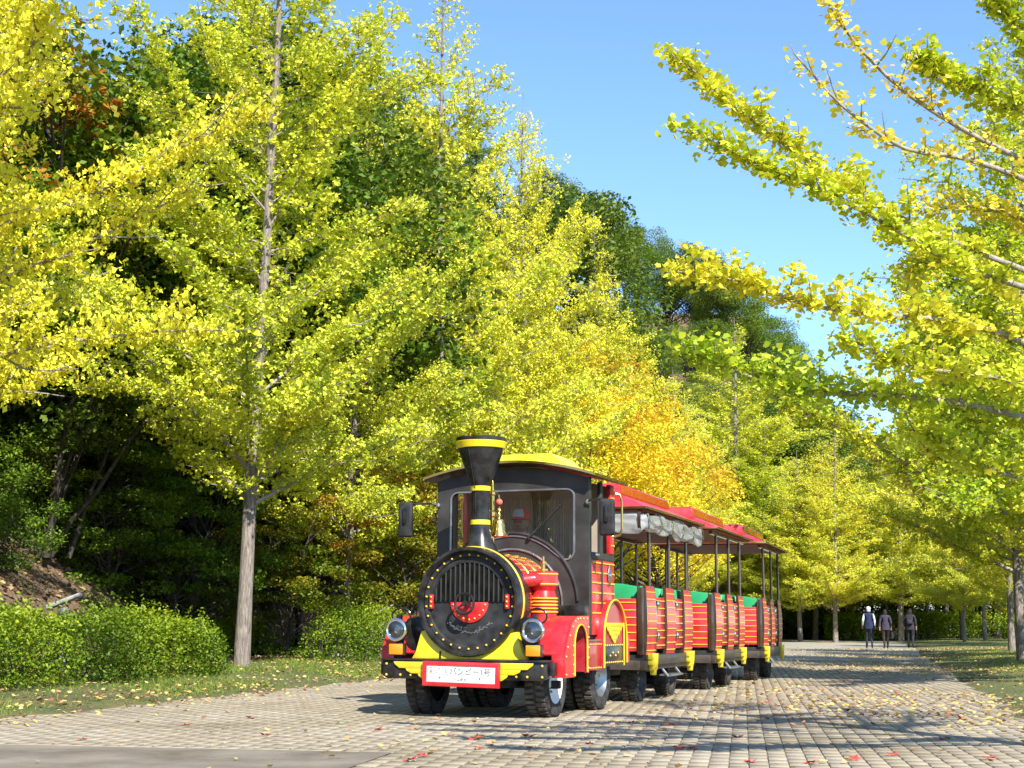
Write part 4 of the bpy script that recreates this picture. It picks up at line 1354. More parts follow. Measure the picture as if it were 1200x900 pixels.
def walker(label, loc, h, rz, top, sleeve, legs, hair, stride, arms, extra=None):
    k = h / 1.68
    root = empty('person', loc, rz, label, 'person')
    J = [((0, 0, .93), (.135, .105)), ((0, .0, 1.08), (.125, .095)), ((0, .015, 1.25), (.15, .105)), ((0, .02, 1.37), (.13, .085)), ((0, .03, 1.445), (.052, .052)), ((0, .045, 1.51), (.07, .08)), ((0, .05, 1.585), (.078, .092)), ((0, .045, 1.645), (.055, .07))]
    Ed = [(0, 1), (1, 2), (2, 3), (3, 4), (4, 5), (5, 6), (6, 7)]
    for s, sw in ((-1, arms), (1, -arms)):
        b = len(J)
        J += [((s * .175, .015, 1.375), .062), ((s * .235, -.01 - sw * .12, 1.12), .048), ((s * .25, .04 + sw * .18, .90), .034)]
        Ed += [(3, b), (b, b + 1), (b + 1, b + 2)]
        hand_joints(J, Ed, b + 2, (s * .02, .25 + sw * .3, -1), s)
    for s, sw in ((-1, stride), (1, -stride)):
        b = len(J)
        J += [((s * .095, 0, .84), .098), ((s * .10, .06 + sw * .16, .48), .066), ((s * .10, sw * .30 - (.06 if sw < 0 else 0), .11 + (.05 if sw < 0 else 0)), .045), ((s * .105, sw * .30 + .10 - (.06 if sw < 0 else 0), .045 + (.01 if sw < 0 else 0)), (.042, .035)), ((s * .11, sw * .30 + .17 - (.06 if sw < 0 else 0), .035), (.036, .026))]
        Ed += [(0, b), (b, b + 1), (b + 1, b + 2), (b + 2, b + 3), (b + 3, b + 4)]

    def pick(c):
        if c.z > 1.47: return 3
        if c.z < .12: return 4
        if abs(c.x) > .185 and c.z < .93 and c.z > .65: return 3
        if c.z < .86: return 2
        if abs(c.x) > .17: return 1
        return 0
    body = skin_body('body', J, Ed, [top, sleeve, legs, 'skin', 'shoe'], pick, root)
    g = MB(); lo = []
    for i in range(9):
        t = i / 8
        a = R_(-12 + 98 * t)
        lo.append([(.090 * math.cos(a) * math.cos(q), .042 + .104 * math.cos(a) * math.sin(q) - (.012 if math.sin(q) < 0 else 0), 1.575 + .105 * math.sin(a) - (.06 * (1 - t) if math.sin(q) < .1 else 0)) for q in [2 * math.pi * j / 18 for j in range(18)]])
    g.loft(lo, cap=False); g.build('hair', hair, root)
    # jacket hem
    g = MB(); lo = []
    for z, rx, ry in ((.80, .185, .145), (.90, .178, .138), (1.02, .165, .125), (1.12, .16, .12)):
        lo.append([(rx * math.cos(q), ry * math.sin(q), z) for q in [2 * math.pi * j / 20 for j in range(20)]])
    g.loft(lo, cap=False); g.build('jacket_hem', top, root)
    if extra: extra(root)
    root.scale = (k, k, k)
    return root


def cap_white(root):
    g = MB(); g.lathe([(.098, 1.60), (.10, 1.63), (.08, 1.68), (.04, 1.70), (.001, 1.703)], (0, .045, 0), 'z', 20, cap=False); g.prism([(-.07, .13), (-.05, .20), (.05, .20), (.07, .13)], 'z', 1.602, 1.612); g.build('sun_hat', 'white_cloth', root)


def pack(root):
    g = MB(); g.box(-.14, .14, -.24, -.09, 1.02, 1.40); bp = g.build('backpack', 'slate_cloth', root, .05, 3)
    g = MB(); g.box(-.10, .10, -.275, -.235, 1.05, 1.22); g.build('pack_pocket', 'purple_cloth', bp, .02)
    g = MB()
    for s in (-1, 1): g.tube([(s * .09, -.10, 1.40), (s * .10, .02, 1.455), (s * .11, .12, 1.35), (s * .12, .09, 1.12), (s * .11, -.08, 1.06)], .018, 6)
    g.build('pack_strap', 'dark_cloth', bp)


def bag(root):
    g = MB(); g.box(.22, .32, -.08, .20, .42, .70); b = g.build('shopping_bag', 'dark_cloth', root, .03)
    g = MB(); g.tube([(.27, .0, .69), (.265, .03, .80), (.265, .08, .80), (.27, .12, .69)], .008, 5); g.build('bag_handle', 'dark_cloth', b)


def stick(root):
    g = MB(); g.tube([(.25, .12, .02), (.262, .09, .80), (.262, .03, .83)], .010, 6); g.build('walking_stick', 'flatblack', root)


WY = 62.0
for (px, lab, hgt, top, sleeve, legs, hair, stride, arms, ex) in (
        (1019, 'walker in navy vest, white sleeves and pale cap strolling down the road', 1.72, 'navy_cloth', 'white_cloth', 'denim', 'hair_grey', .45, .35, cap_white),
        (1038.5, 'walker in purple-grey jacket and brown trousers carrying a dark bag', 1.62, 'purple_cloth', 'purple_cloth', 'brown_cloth', 'hair_dark', -.5, -.3, bag),
        (1067.5, 'walker with a slate backpack and dark trousers holding a stick', 1.66, 'slate_cloth', 'slate_cloth', 'dark_cloth', 'hair_dark', .35, .3, lambda r_: (pack(r_), stick(r_)))):
    q = at_y(px, 757, WY + {1.72: 0, 1.62: -.6, 1.66: .9}[hgt])
    walker(lab, (q[0], WY + {1.72: 0, 1.62: -.6, 1.66: .9}[hgt], .008), hgt, R_({1.72: -12, 1.62: -4, 1.66: -20}[hgt]), top, sleeve, legs, hair, stride, arms, ex)

# driver -----------------------------------------------------------------
dp = LO + UX * 1.10 + VX * (-.02)
drv = empty('person', (dp.x, dp.y, 1.2), -PSI + math.pi, 'driver in red cap with white front seated behind the windscreen', 'person')
J = [((0, 0, .10), (.15, .12)), ((0, .02, .28), (.14, .11)), ((0, .02, .46), (.16, .11)), ((0, .03, .58), (.135, .085)), ((0, .04, .655), (.055, .055)), ((0, .065, .72), (.068, .078)), ((0, .075, .79), (.078, .092)), ((0, .065, .86), (.06, .075)),
     ((0, .175, .765), (.012, .012)), ((-.085, .06, .78), (.012, .02)), ((.085, .06, .78), (.012, .02))]
Ed = [(0, 1), (1, 2), (2, 3), (3, 4), (4, 5), (5, 6), (6, 7), (6, 8), (6, 9), (6, 10)]
for s in (-1, 1):
    b = len(J)
    J += [((s * .19, .03, .575), .065), ((s * .27, .10, .36), .05), ((s * .16, .16, .40), .036)]
    Ed += [(3, b), (b, b + 1), (b + 1, b + 2)]
    hand_joints(J, Ed, b + 2, (-s * .1, .6, .5), s)
    b = len(J)
    J += [((s * .10, .06, .09), .095), ((s * .13, .34, .07), .07), ((s * .13, .36, -.30), .05), ((s * .13, .45, -.36), .04)]
    Ed += [(0, b), (b, b + 1), (b + 1, b + 2), (b + 2, b + 3)]
skin_body('body', J, Ed, ['navy_cloth', 'skin', 'dark_cloth', 'white_cloth'], lambda c: 1 if c.z > .695 else 3 if c.z > .60 and abs(c.x) < .1 else 2 if c.z < .1 else 1 if (c.y > .19 and c.z > .3) else 0, drv)
g = MB(); g.lathe([(.098, .825), (.102, .85), (.095, .90), (.06, .945), (.001, .955)], (0, .066, 0), 'z', 24, cap=False); cap_ = g.build('cap', 'cap_red', drv)
g = MB(); g.prism([(-.085, .14), (-.07, .215), (-.03, .245), (.03, .245), (.07, .215), (.085, .14)], 'z', .822, .834); g.build('cap_peak', 'cap_red', cap_, .004)
g = MB(); g.lathe([(.1, .845), (.106, .855), (.10, .90), (.07, .938)], (0, .066, 0), 'z', 10, R_(50), R_(130), cap=False); g.build('cap_front', 'white_cloth', cap_)
g = MB(); g.ball((-.03, .158, .795), .011); g.ball((.03, .158, .795), .011); g.build('eye', 'dark_cloth', drv)
g = MB(); g.box(-.022, .022, .148, .156, .733, .739); g.build('mouth', 'inkred', drv)

# ------------------------------------------------------------------ vegetation
def unit(v):
    return v / (np.linalg.norm(v, axis=-1, keepdims=True) + 1e-9)


class Wood:
    """branch tubes gathered into arrays"""
    def __init__(self):
        self.V = []; self.F = []; self.n = 0

    def tube(self, P, R, k):
        P = np.asarray(P, float); R = np.asarray(R, float)
        m = len(P)
        T = np.empty_like(P)
        T[1:-1] = P[2:] - P[:-2]; T[0] = P[1] - P[0]; T[-1] = P[-1] - P[-2]
        T = unit(T)
        ref = np.array([.31, .17, .93]) if abs(T[0, 2]) < .9 else np.array([1., .1, 0])
        A = unit(ref - T * (T @ ref)[:, None])
        B = np.cross(T, A)
        an = np.arange(k) * 2 * math.pi / k
        V = P[:, None] + R[:, None, None] * (A[:, None] * np.cos(an)[None, :, None] + B[:, None] * np.sin(an)[None, :, None])
        i = np.arange(m - 1)[:, None] * k + np.arange(k)[None]
        j = np.arange(m - 1)[:, None] * k + (np.arange(k)[None] + 1) % k
        F = np.stack([i, j, j + k, i + k], -1).reshape(-1, 4) + self.n
        self.V.append(V.reshape(-1, 3)); self.F.append(F); self.n += m * k

    def mesh(self, name, mat):
        me = np_mesh(name, np.concatenate(self.V), np.concatenate(self.F), smooth=True)
        me.materials.append(M[mat])
        return me


def curve_branch(p0, az, el0, el1, L, r, m=7, wig=.08):
    """branch that starts at elevation el0 and ends at el1"""
    t = np.linspace(0, 1, m)
    el = el0 + (el1 - el0) * t + r.normal(0, wig, m)
    a = az + np.cumsum(r.normal(0, wig, m))
    d = np.stack([np.cos(a) * np.cos(el), np.sin(a) * np.cos(el), np.sin(el)], 1)
    P = p0 + np.concatenate([[np.zeros(3)], np.cumsum(d[:-1] * (L / (m - 1)), 0)])
    return P


def along(P, t):
    """points at fraction t on polyline P"""
    m = len(P) - 1
    x = np.clip(np.asarray(t) * m, 0, m - 1e-6)
    i = x.astype(int); f = (x - i)[:, None]
    return P[i] * (1 - f) + P[i + 1] * f


def foliate(lines, dens, spread, r, bias=.6):
    """leaf positions along polylines; dens leaves per metre"""
    out = []
    for P in lines:
        L = np.linalg.norm(np.diff(P, axis=0), axis=1).sum()
        n = r.poisson(L * dens)
        if n == 0: continue
        nc = max(1, n // 3)                               # leaves sit in tufts on short spurs
        c = along(P, r.random(nc) ** .85) + r.normal(0, 1, (nc, 3)) * np.array([spread, spread, spread * .8])
        k = r.integers(0, nc, n)
        out.append(c[k] + r.normal(0, .026, (n, 3)))
    return np.concatenate(out) if out else np.zeros((0, 3))


def leaf_mesh(name, P, size, mat, r, tm=FAN, tfc=FANF, up=.7, power=1.0, hue=None):
    n = len(P)
    nr = unit(r.normal(size=(n, 3)))
    nr[:, 2] = np.abs(nr[:, 2]) + up * .5
    V, F = leaf_cloud(P, nr, size, tm, tfc, r, .48)
    rn = np.clip(r.normal(.5, .2, n) if hue is None else hue + r.normal(0, .13, n), 0, 1) ** power
    me = np_mesh(name, V, F, rnd=np.repeat(rn, len(tfc)))
    me.materials.append(M[mat])
    return me


GK = np.array([(0, 0, 0), (-.50, .72, .10), (0, .92, -.02), (.50, .72, .10)])
GKF = np.array([(0, 1, 2), (0, 2, 3)])


def ginkgo_meshes(seed, H, R, z0, nprim, dens=70, leaf=.085, mat='ginkgo', extra=None, sparse_top=.78, trunk_r=.13, gap=None):
    r = np.random.default_rng(seed)
    trunk = Wood(); wood = Wood()
    m = 14
    tz = np.linspace(0, 1, m)
    bend = np.cumsum(r.normal(0, .03, (m, 2)), 0) * tz[:, None] ** .5
    TP = np.stack([bend[:, 0] + .012 * H * tz, bend[:, 1], H * tz], 1)
    TR = trunk_r * ((1 - tz) ** .8 * .93 + .05); TR[0] *= 1.15
    trunk.tube(TP, TR, 12)
    lines, hues, ld = [], [], []
    for i in range(nprim):
        t = (i + r.random() * .8) / nprim
        z = z0 + (H * .95 - z0) * t ** 1.05
        az = i * 2.39996 + r.normal(0, .35)
        prof = (1 - t) ** 1.05 * (.70 + .30 * min(1, t / .15)) + .10
        L = R * prof * (.55 + .75 * r.random())
        front = False
        if gap is not None and abs((az - gap + math.pi) % (2 * math.pi) - math.pi) < R_(48) and t > .10:
            L *= .22; front = True
        el0 = R_(28 + 30 * t + r.normal(0, 9)); el1 = el0 + R_(r.normal(0, 14))
        p0 = along(TP, np.array([z / H]))[0]
        P = curve_branch(p0, az, el0, el1, L, r)
        rb = max(.010, .036 * (1 - t) * (L / R + .3))
        wood.tube(P, rb * (1 - np.linspace(0, .85, len(P))), 6)
        mul = 1.0 if t < .32 else 1 - (t - .32) / .68 * sparse_top
        if front: mul *= .22
        pl = P[1:] if L > 1.0 else P
        lines.append(pl); ld.append(1.5 * mul)
        ns = int(L / .17) + 2
        for k in range(ns):
            f = .08 + .92 * (k + r.random()) / ns
            q = along(P, np.array([f]))[0]
            sgn = 1 if k % 2 else -1
            L2 = (.22 + .62 * r.random()) * (1.15 - .55 * f) * min(1.5, L / 2 + .35)
            a2 = az + sgn * R_(r.normal(52, 14))
            S = curve_branch(q, a2, R_(r.normal(16, 16)), R_(r.normal(24, 18)), L2, r, 4, .1)
            wood.tube(S, np.array([.011, .008, .006, .003]) * (1 + .4 * (L > 2)), 3)
            if r.random() > .06:
                lines.append(S); ld.append(1.0 * mul)
    out = []; hue = []
    for P, d in zip(lines, ld):
        q = foliate([P], dens * d, .095, r)
        out.append(q); hue.append(np.full(len(q), .5 + r.normal(0, .10)))
    Q = np.concatenate(out); hue = np.concatenate(hue)
    hue = hue + .16 * (Q[:, 2] / H - .4)
    return trunk.mesh('trunk', 'bark'), wood.mesh('branches', 'twig'), leaf_mesh('crown', Q, leaf, mat, r, GK, GKF, hue=hue)


def put_tree(name, meshes, loc, rz, sc, label, cat, group=None, mat=None):
    t = empty(name, loc, rz, label, cat, group)
    for nm, me in zip(('trunk', 'branches', 'crown'), meshes):
        if me is None: continue
        o = link(nm, me, t)
        if mat and nm == 'crown':
            o.material_slots[0].link = 'OBJECT'; o.material_slots[0].material = M[mat]
    t.scale = sc if isinstance(sc, tuple) else (sc, sc, sc)
    return t


GA = ginkgo_meshes(11, 16.5, 5.1, 2.6, 82, 145, leaf=.066, trunk_r=.135, gap=R_(-103))
GB = ginkgo_meshes(12, 16.0, 4.9, 2.7, 80, 140, leaf=.070, gap=R_(-160))
GC_ = ginkgo_meshes(13, 14.0, 5.0, 2.2, 76, 150, leaf=.060)
GD = ginkgo_meshes(14, 11.0, 4.5, 2.0, 62, 150, mat='ginkgo_green', leaf=.066)
GV = [GA, GB, GC_]
print('ginkgo tris', [len(g[2].polygons) for g in GV + [GD]])


def groundpt(s, t):
    x, y = xy(s, t)
    return (x, y, hz1(x, y) - .05)


# left row
row = [(-6.7, 15.6), (-4.62, 25.4), (-1.85, 36.4), (0.62, 46.2), (3.25, 57), (5.8, 67.2), (8.4, 77.6), (11.0, 88)]
rowlab = ['tall yellow ginkgo spreading over the near hedge beside the road', 'tall yellow ginkgo with pale straight trunk beside the end of the near hedge',
          'yellow ginkgo rising behind the funnel of the locomotive', 'yellow ginkgo standing behind the cab roof of the locomotive']
for k, (x, y) in enumerate(row):
    g = [GC_, GA, GB, GC_, GA, GB, GC_, GA][k]
    sc = [1.10, 1.05, 1.16, 1.30, 1.06, .98, 1.05, .9][k]
    rz = [2.1, .4, 1.3, 4.0, 5.2, 2.9, .7, 3.6][k]
    sxy = [.80, 1.0, 1.0, 1.0, .98, .95, 1.0, .9][k]
    put_tree('ginkgo_tree', g, (x, y, hz1(x, y) - .05), rz, (sxy, sxy, sc), rowlab[k] if k < 4 else 'yellow ginkgo in the row along the hill side of the road', 'tree', 'ginkgos along the hill side of the road', 'ginkgo_gold' if k in (0, 3) else None)
put_tree('ginkgo_tree', GB, (-8.6, 20.8, hz1(-8.6, 20.8) - .05), 3.3, (.62, .62, .86), 'yellow ginkgo on the slope side of the near hedge', 'tree', 'ginkgos along the hill side of the road', 'ginkgo_gold')
put_tree('ginkgo_tree', GC_, (-3.7, 32.6, hz1(-3.7, 32.6) - .05), 1.0, (.85, .85, .95), 'yellow ginkgo growing back from the road between the pale-trunked one and the cab', 'tree', 'ginkgos along the hill side of the road')
# right row, farther ones
rrow = [(8.35, 22.6), (12.3, 35.4), (16.4, 48.2), (21.6, 61), (25.6, 75), (28.4, 88)]
for k, (x, y) in enumerate(rrow):
    g = [GD, GD, GC_, GB, GC_, GD][k]
    put_tree('ginkgo_tree', g, (x, y, hz1(x, y) - .05), [1.0, 3.3, 5.0, .5, 2.2, 4.1][k], [1.0, 1.05, .85, .75, .8, 1.0][k],
             ['lime and yellow ginkgo leaning its low boughs over the road', 'ginkgo with thick dark trunk on the grass strip', 'ginkgo with grey trunk on the grass strip behind the dark one'][k] if k < 3 else 'ginkgo in the row on the grass strip side of the road', 'tree', 'ginkgos along the grass strip')
# second row to the right and the trees that close the road
for k, (px, y) in enumerate(((1290, 30), (1240, 41), (1195, 62), (1260, 66), (1128, 79), (1190, 90), (1270, 82))):
    q = at_y(px, 700, y)
    put_tree('ginkgo_tree', [GC_, GD, GC_, GD, GC_, GB, GD][k], (q[0], y, hz1(q[0], y) - .05), k * 1.9, [.8, .95, .8, 1.05, .7, .62, 1.0][k], 'yellow ginkgo standing deeper on the grass beyond the strip', 'tree', 'ginkgos deeper on the grass', 'ginkgo' if k % 2 else None)
for k, (px, y, h) in enumerate(((858, 92, 19), (905, 90, 13), (938, 86, 10.5), (979, 84, 11.5), (1018, 98, 11), (1056, 90, 12.5), (1088, 99, 12), (1128, 94, 13), (1170, 104, 14), (880, 102, 17), (1000, 104, 13), (955, 98, 13), (1040, 106, 13), (1110, 106, 13))):
    q = at_y(px, 745, y)
    g = GV[k % 3]
    sc_ = h * 1.08 / (16.5, 16, 14)[k % 3]
    put_tree('ginkgo_tree', g, (q[0], y, hz1(q[0], y) - .05), k * 2.3, (sc_ * 1.45, sc_ * 1.45, sc_), 'yellow-green ginkgo closing the far end of the road', 'tree', 'ginkgos at the far end of the road', 'ginkgo_green' if k % 3 == 1 else None)

# the near right ginkgo: limbs reach over the road ---------------------------------
r = np.random.default_rng(77)
TB = np.array([4.75, 9.7]); th_ = 7.0
tz = np.linspace(0, 1, 12)
NP_ = np.stack([TB[0] + .05 * np.sin(tz * 4), TB[1] + .05 * np.sin(tz * 3 + 1), hz1(*TB) - .05 + th_ * tz], 1)
wt = Wood(); wt.tube(NP_, .17 * ((1 - tz) ** .8 * .93 + .05), 12)
wb = Wood(); lines = []; dens = []; hues = []
limbs = [  # pixel waypoints with depth: leafy boughs seen against the sky
    ([(1240, 345, 9.4), (1130, 318, 9.2), (1040, 262, 9.0), (960, 222, 8.9), (880, 190, 8.8), (806, 150, 8.7)], 150, .40, .050),
    ([(1240, 330, 9.4), (1090, 275, 9.3), (985, 215, 9.2), (905, 160, 9.1), (850, 115, 9.0), (785, 62, 8.9)], 135, .52, .045),
    ([(1240, 225, 9.6), (1130, 183, 9.3), (1060, 178, 9.1), (985, 125, 8.9), (930, 62, 8.8)], 42, .82, .05),
    ([(1240, 205, 9.6), (1150, 165, 9.4), (1060, 110, 9.2), (1000, 50, 9.0), (968, 0, 9.0)], 40, .85, .05),
    ([(1240, 150, 9.6), (1160, 112, 9.3), (1110, 92, 9.2), (1076, 68, 9.1)], 150, .38, .045),
    ([(1240, 90, 9.7), (1190, 30, 9.6), (1150, -20, 9.5)], 120, .35, .06),
    ([(1250, 420, 9.4), (1130, 375, 9.2), (1030, 370, 9.0), (940, 358, 8.9), (870, 328, 8.8), (790, 318, 8.7)], 150, .62, .05),
    ([(1250, 500, 9.2), (1120, 470, 8.9), (1010, 460, 8.7), (930, 462, 8.5), (850, 430, 8.4), (800, 405, 8.4)], 130, .18, .055),
    ([(1250, 455, 9.0), (1150, 440, 8.6), (1060, 430, 8.4), (990, 395, 8.3)], 120, .45, .07),
    ([(1260, 380, 9.8), (1170, 330, 10.0), (1110, 300, 10.1), (1060, 330, 10.2)], 120, .5, .09),
    ([(1260, 560, 9.4), (1180, 560, 9.3), (1110, 520, 9.2), (1060, 500, 9.2)], 110, .35, .08),
    ([(1260, 300, 10.2), (1190, 250, 10.3), (1130, 240, 10.4), (1080, 250, 10.4)], 90, .7, .08),
]
for pts, dn, hu, sprd in limbs:
    W = np.array([at_y(*p) for p in pts])
    z_at = max(1.7, W[0, 2] - .5)
    base = along(NP_, np.array([min(.98, (z_at) / th_)]))[0]
    P = np.concatenate([[base], W])
    tt = np.linspace(0, 1, 16)
    P = along(P, tt)
    P[1:-1] = (P[:-2] + 2 * P[1:-1] + P[2:]) / 4
    wb.tube(P, .026 * (1 - tt * .88) + .002, 6)
    lines.append(P[4:]); dens.append(dn); hues.append((hu, sprd))
    n2 = 26 if dn > 100 else 16
    for k in range(n2):
        f = .25 + .73 * (k + r.random()) / n2
        q = along(P, np.array([f]))[0]
        i = min(14, int(f * 15)); d = unit(P[i + 1] - P[i])
        side = unit(np.cross(d, [0, 0, 1])) * (1 if k % 2 else -1)
        L2 = (.10 + .28 * r.random()) * (1.15 - f * .6)
        dd = unit(d * .5 + side * .6 + np.array([0, 0, .35]) + r.normal(0, .25, 3))
        S = np.stack([q, q + dd * L2 * .5, q + dd * L2 + np.array([0, 0, .04])])
        wb.tube(S, np.array([.008, .005, .002]), 3)
        lines.append(S); dens.append(dn * .9); hues.append((hu, sprd * .8))
# the rest of its crown, away from the road and above
for i in range(9):
    z = 2.6 + 4.2 * i / 9
    az = r.uniform(-1.9, 1.9)
    b = along(NP_, np.array([z / th_]))[0]
    Lb = 2.4 * (1 - i / 12) + .4
    P = curve_branch(b, az, R_(30), R_(38), Lb, r)
    wb.tube(P, .04 * (1 - np.linspace(0, .9, 7)), 6)
    lines.append(P[1:]); dens.append(110); hues.append((.45, .07))
    for k in range(12):
        f = .2 + .8 * (k + r.random()) / 12
        q = along(P, np.array([f]))[0]
        S = curve_branch(q, az + (1 if k % 2 else -1) * .9, R_(20), R_(30), .3 + .6 * r.random(), r, 4)
        wb.tube(S, np.array([.01, .008, .005, .002]), 3)
        lines.append(S); dens.append(80); hues.append((.45, .06))
QQ, HH = [], []
for P, dn, (hu, sp2) in zip(lines, dens, hues):
    q = foliate([P], dn * 2.3, sp2 * .75, r)
    QQ.append(q); HH.append(np.full(len(q), hu + .05))
QQ = np.concatenate(QQ); HH = np.concatenate(HH)
nt_ = empty('ginkgo_tree', (TB[0], TB[1], hz1(*TB) - .05), 0, 'near ginkgo whose long leafy boughs hang across the sky', 'tree', 'ginkgos along the grass strip')
off = np.array([TB[0], TB[1], hz1(*TB) - .05])
for w in (wt, wb):
    w.V = [v - off for v in w.V]
link('trunk', wt.mesh('trunk', 'bark'), nt_)
link('branches', wb.mesh('branches', 'twig'), nt_)
link('crown', leaf_mesh('crown', QQ - off, .038, 'ginkgo_green', r, FAN, FANF, hue=HH), nt_)


# ------------------------------------------------------------------ woodland on the hill
def broadleaf_meshes(seed, H, R, nclump, per, leaf, mat, z0=.28, flat=1.0, bark='darkbark', stems=1):
    r = np.random.default_rng(seed)
    tw = Wood(); bw = Wood()
    ends = []
    for s in range(stems):
        m = 9; tz = np.linspace(0, 1, m)
        lean = r.normal(0, .10 if stems == 1 else .45, 2)
        TP = np.stack([lean[0] * H * .5 * tz ** 1.3 + r.normal(0, .05, m), lean[1] * H * .5 * tz ** 1.3 + r.normal(0, .05, m), H * .82 * tz], 1)
        tw.tube(TP, (.009 * H + .03) / stems ** .5 * (1 - tz * .85), 9)
        ends.append(TP)
    Q, hue = [], []
    for k in range(nclump):
        while True:
            u = r.normal(size=3); u = u / np.linalg.norm(u) * r.random() ** .42
            if u[2] > -.8: break
        wz = (u[2] + 1) / 2
        rad = R * (1 - .35 * max(0, u[2]) ** 2)
        c = np.array([u[0] * rad, u[1] * rad, H * (z0 + (1 - z0) * .93 * wz)])
        TP = ends[k % stems]
        c[:2] += along(TP, np.array([min(.95, c[2] / H)]))[0][:2] * .8
        b = along(TP, np.array([np.clip(c[2] / (H * .82) - .25, .15, .95)]))[0]
        mid = (b + c) / 2 + np.array([0, 0, -.03 * H]) + r.normal(0, .1, 3)
        bw.tube(np.stack([b, mid, c]), np.array([.035, .022, .008]) * H / 8, 4)
        cr_ = R * (.20 + .13 * r.random())
        n = int(per * (.6 + .8 * r.random()))
        v = unit(r.normal(size=(n, 3))) * (r.random((n, 1)) ** .40) * cr_
        v[:, 2] *= .62 * flat
        Q.append(c + v); hue.append(np.full(n, .45 + r.normal(0, .14) + .12 * u[2]))
    Q = np.concatenate(Q); hue = np.concatenate(hue)
    return tw.mesh('trunk', bark), bw.mesh('branches', bark), leaf_mesh('crown', Q, leaf, mat, r, LEAF, LEAFF, hue=hue)


def pine_meshes(seed, H, R, mat='pine'):
    r = np.random.default_rng(seed)
    tw = Wood(); bw = Wood()
    tz = np.linspace(0, 1, 12)
    TP = np.stack([r.normal(0, .06, 12), r.normal(0, .06, 12), H * tz], 1)
    tw.tube(TP, .17 * (1 - tz * .9), 9)
    tuft = []; hue = []
    nw = 19
    for i in range(nw):
        t = .22 + .78 * i / nw
        nb = 6 if t < .85 else 4
        for k in range(nb):
            az = r.random() * 6.28
            L = R * ((1 - t) ** .8 + .10) * (.75 + .5 * r.random())
            P = curve_branch(along(TP, np.array([t]))[0], az, R_(8 + 25 * t), R_(25 + 30 * t), L, r, 5)
            bw.tube(P, .04 * (1 - np.linspace(0, .9, 5)), 4)
            n = int(L * 26) + 6
            q = along(P, .15 + .85 * r.random(n)) + r.normal(0, .17, (n, 3)) * np.array([1, 1, .55])
            tuft.append(q); hue.append(np.full(n, .5 + r.normal(0, .14)))
    tuft = np.concatenate(tuft); hue = np.concatenate(hue)
    n = len(tuft)
    k = 7                                                # needles per tuft
    d = unit(r.normal(size=(n, k, 3)) + np.array([0, 0, .7]))
    ln = .17 + .12 * r.random((n, k, 1))
    sd = unit(np.cross(d, r.normal(size=(n, k, 3)))) * .020
    b = tuft[:, None] + 0 * d
    V = np.stack([b - sd, b + sd, b + d * ln], 2).reshape(-1, 3)
    F = np.arange(n * k * 3).reshape(-1, 3)
    me = np_mesh('crown', V, F, rnd=np.clip(np.repeat(hue, k) + r.normal(0, .12, n * k), 0, 1))
    me.materials.append(M[mat])
    return tw.mesh('trunk', 'darkbark'), bw.mesh('branches', 'darkbark'), me


BA = broadleaf_meshes(31, 12, 3.7, 80, 470, .125, 'evergreen')
BB = broadleaf_meshes(32, 12, 4.2, 86, 450, .125, 'midgreen', z0=.22)
BC = broadleaf_meshes(33, 8, 3.4, 64, 230, .14, 'maple', z0=.18, flat=.55, stems=2)
BD = broadleaf_meshes(34, 11, 3.8, 64, 280, .20, 'chestnut', z0=.25)
BE = broadleaf_meshes(35, 4.0, 2.6, 46, 210, .12, 'midgreen', z0=.05, stems=3)
PA_ = pine_meshes(41, 15, 3.6)
HB = {'a': (BA, 12.), 'b': (BB, 12.), 'c': (BC, 8.), 'd': (BD, 11.), 'e': (BE, 4.), 'p': (PA_, 15.)}
print('wood tris', [(k, len(v[0][2].polygons)) for k, v in HB.items()])
LAB = {'a': ('evergreen_tree', 'dense dark green evergreen tree on the wooded hill', 'evergreens on the hill'), 'b': ('broadleaf_tree', 'mid green broadleaf tree on the wooded hill', 'broadleaf trees on the hill'),
       'c': ('maple_tree', 'turning maple with layered green and orange leaves at the foot of the hill', 'maples at the foot of the hill'), 'd': ('horse_chestnut_tree', 'horse chestnut with large green leaves browning at the tips, on the slope', 'horse chestnuts on the slope'),
       'e': ('shrub', 'bushy green shrub at the foot of the hill', 'shrubs at the foot of the hill'), 'p': ('pine_tree', 'tall pine with tufted needles on the wooded hill', 'pines on the hill')}


def hill_tree(kind, x, y, h, mat=None, label=None, wide=1.0, zone=None):
    ms, H0 = HB[kind]
    nm, lb, gp_ = LAB[kind]
    if zone and kind in 'abpd':
        lb = {'a': 'dense dark green evergreen tree ', 'b': 'mid green broadleaf tree ', 'p': 'tall pine with tufted needles ', 'd': 'horse chestnut with large browning leaves '}[kind] + zone
        gp_ = gp_ + ', ' + zone
    s = h / H0
    return put_tree(nm, ms, (x, y, hz1(x, y) - .1), random.random() * 6.28, (s * wide, s * wide, s), label or lb, 'shrub' if kind == 'e' else 'tree', gp_, mat)


SKY = [(-60, -260), (240, -30), (300, -20), (360, 35), (400, 60), (450, 78), (500, 110), (560, 135), (610, 165), (650, 185), (690, 215), (740, 240), (790, 265), (840, 275), (875, 315), (905, 370), (930, 408), (950, 445), (985, 458), (1040, 462), (1300, 470)]


def skyline(px):
    return float(np.interp(px, [a for a, b in SKY], [b for a, b in SKY]))


rs = random.Random(3)
placed = []
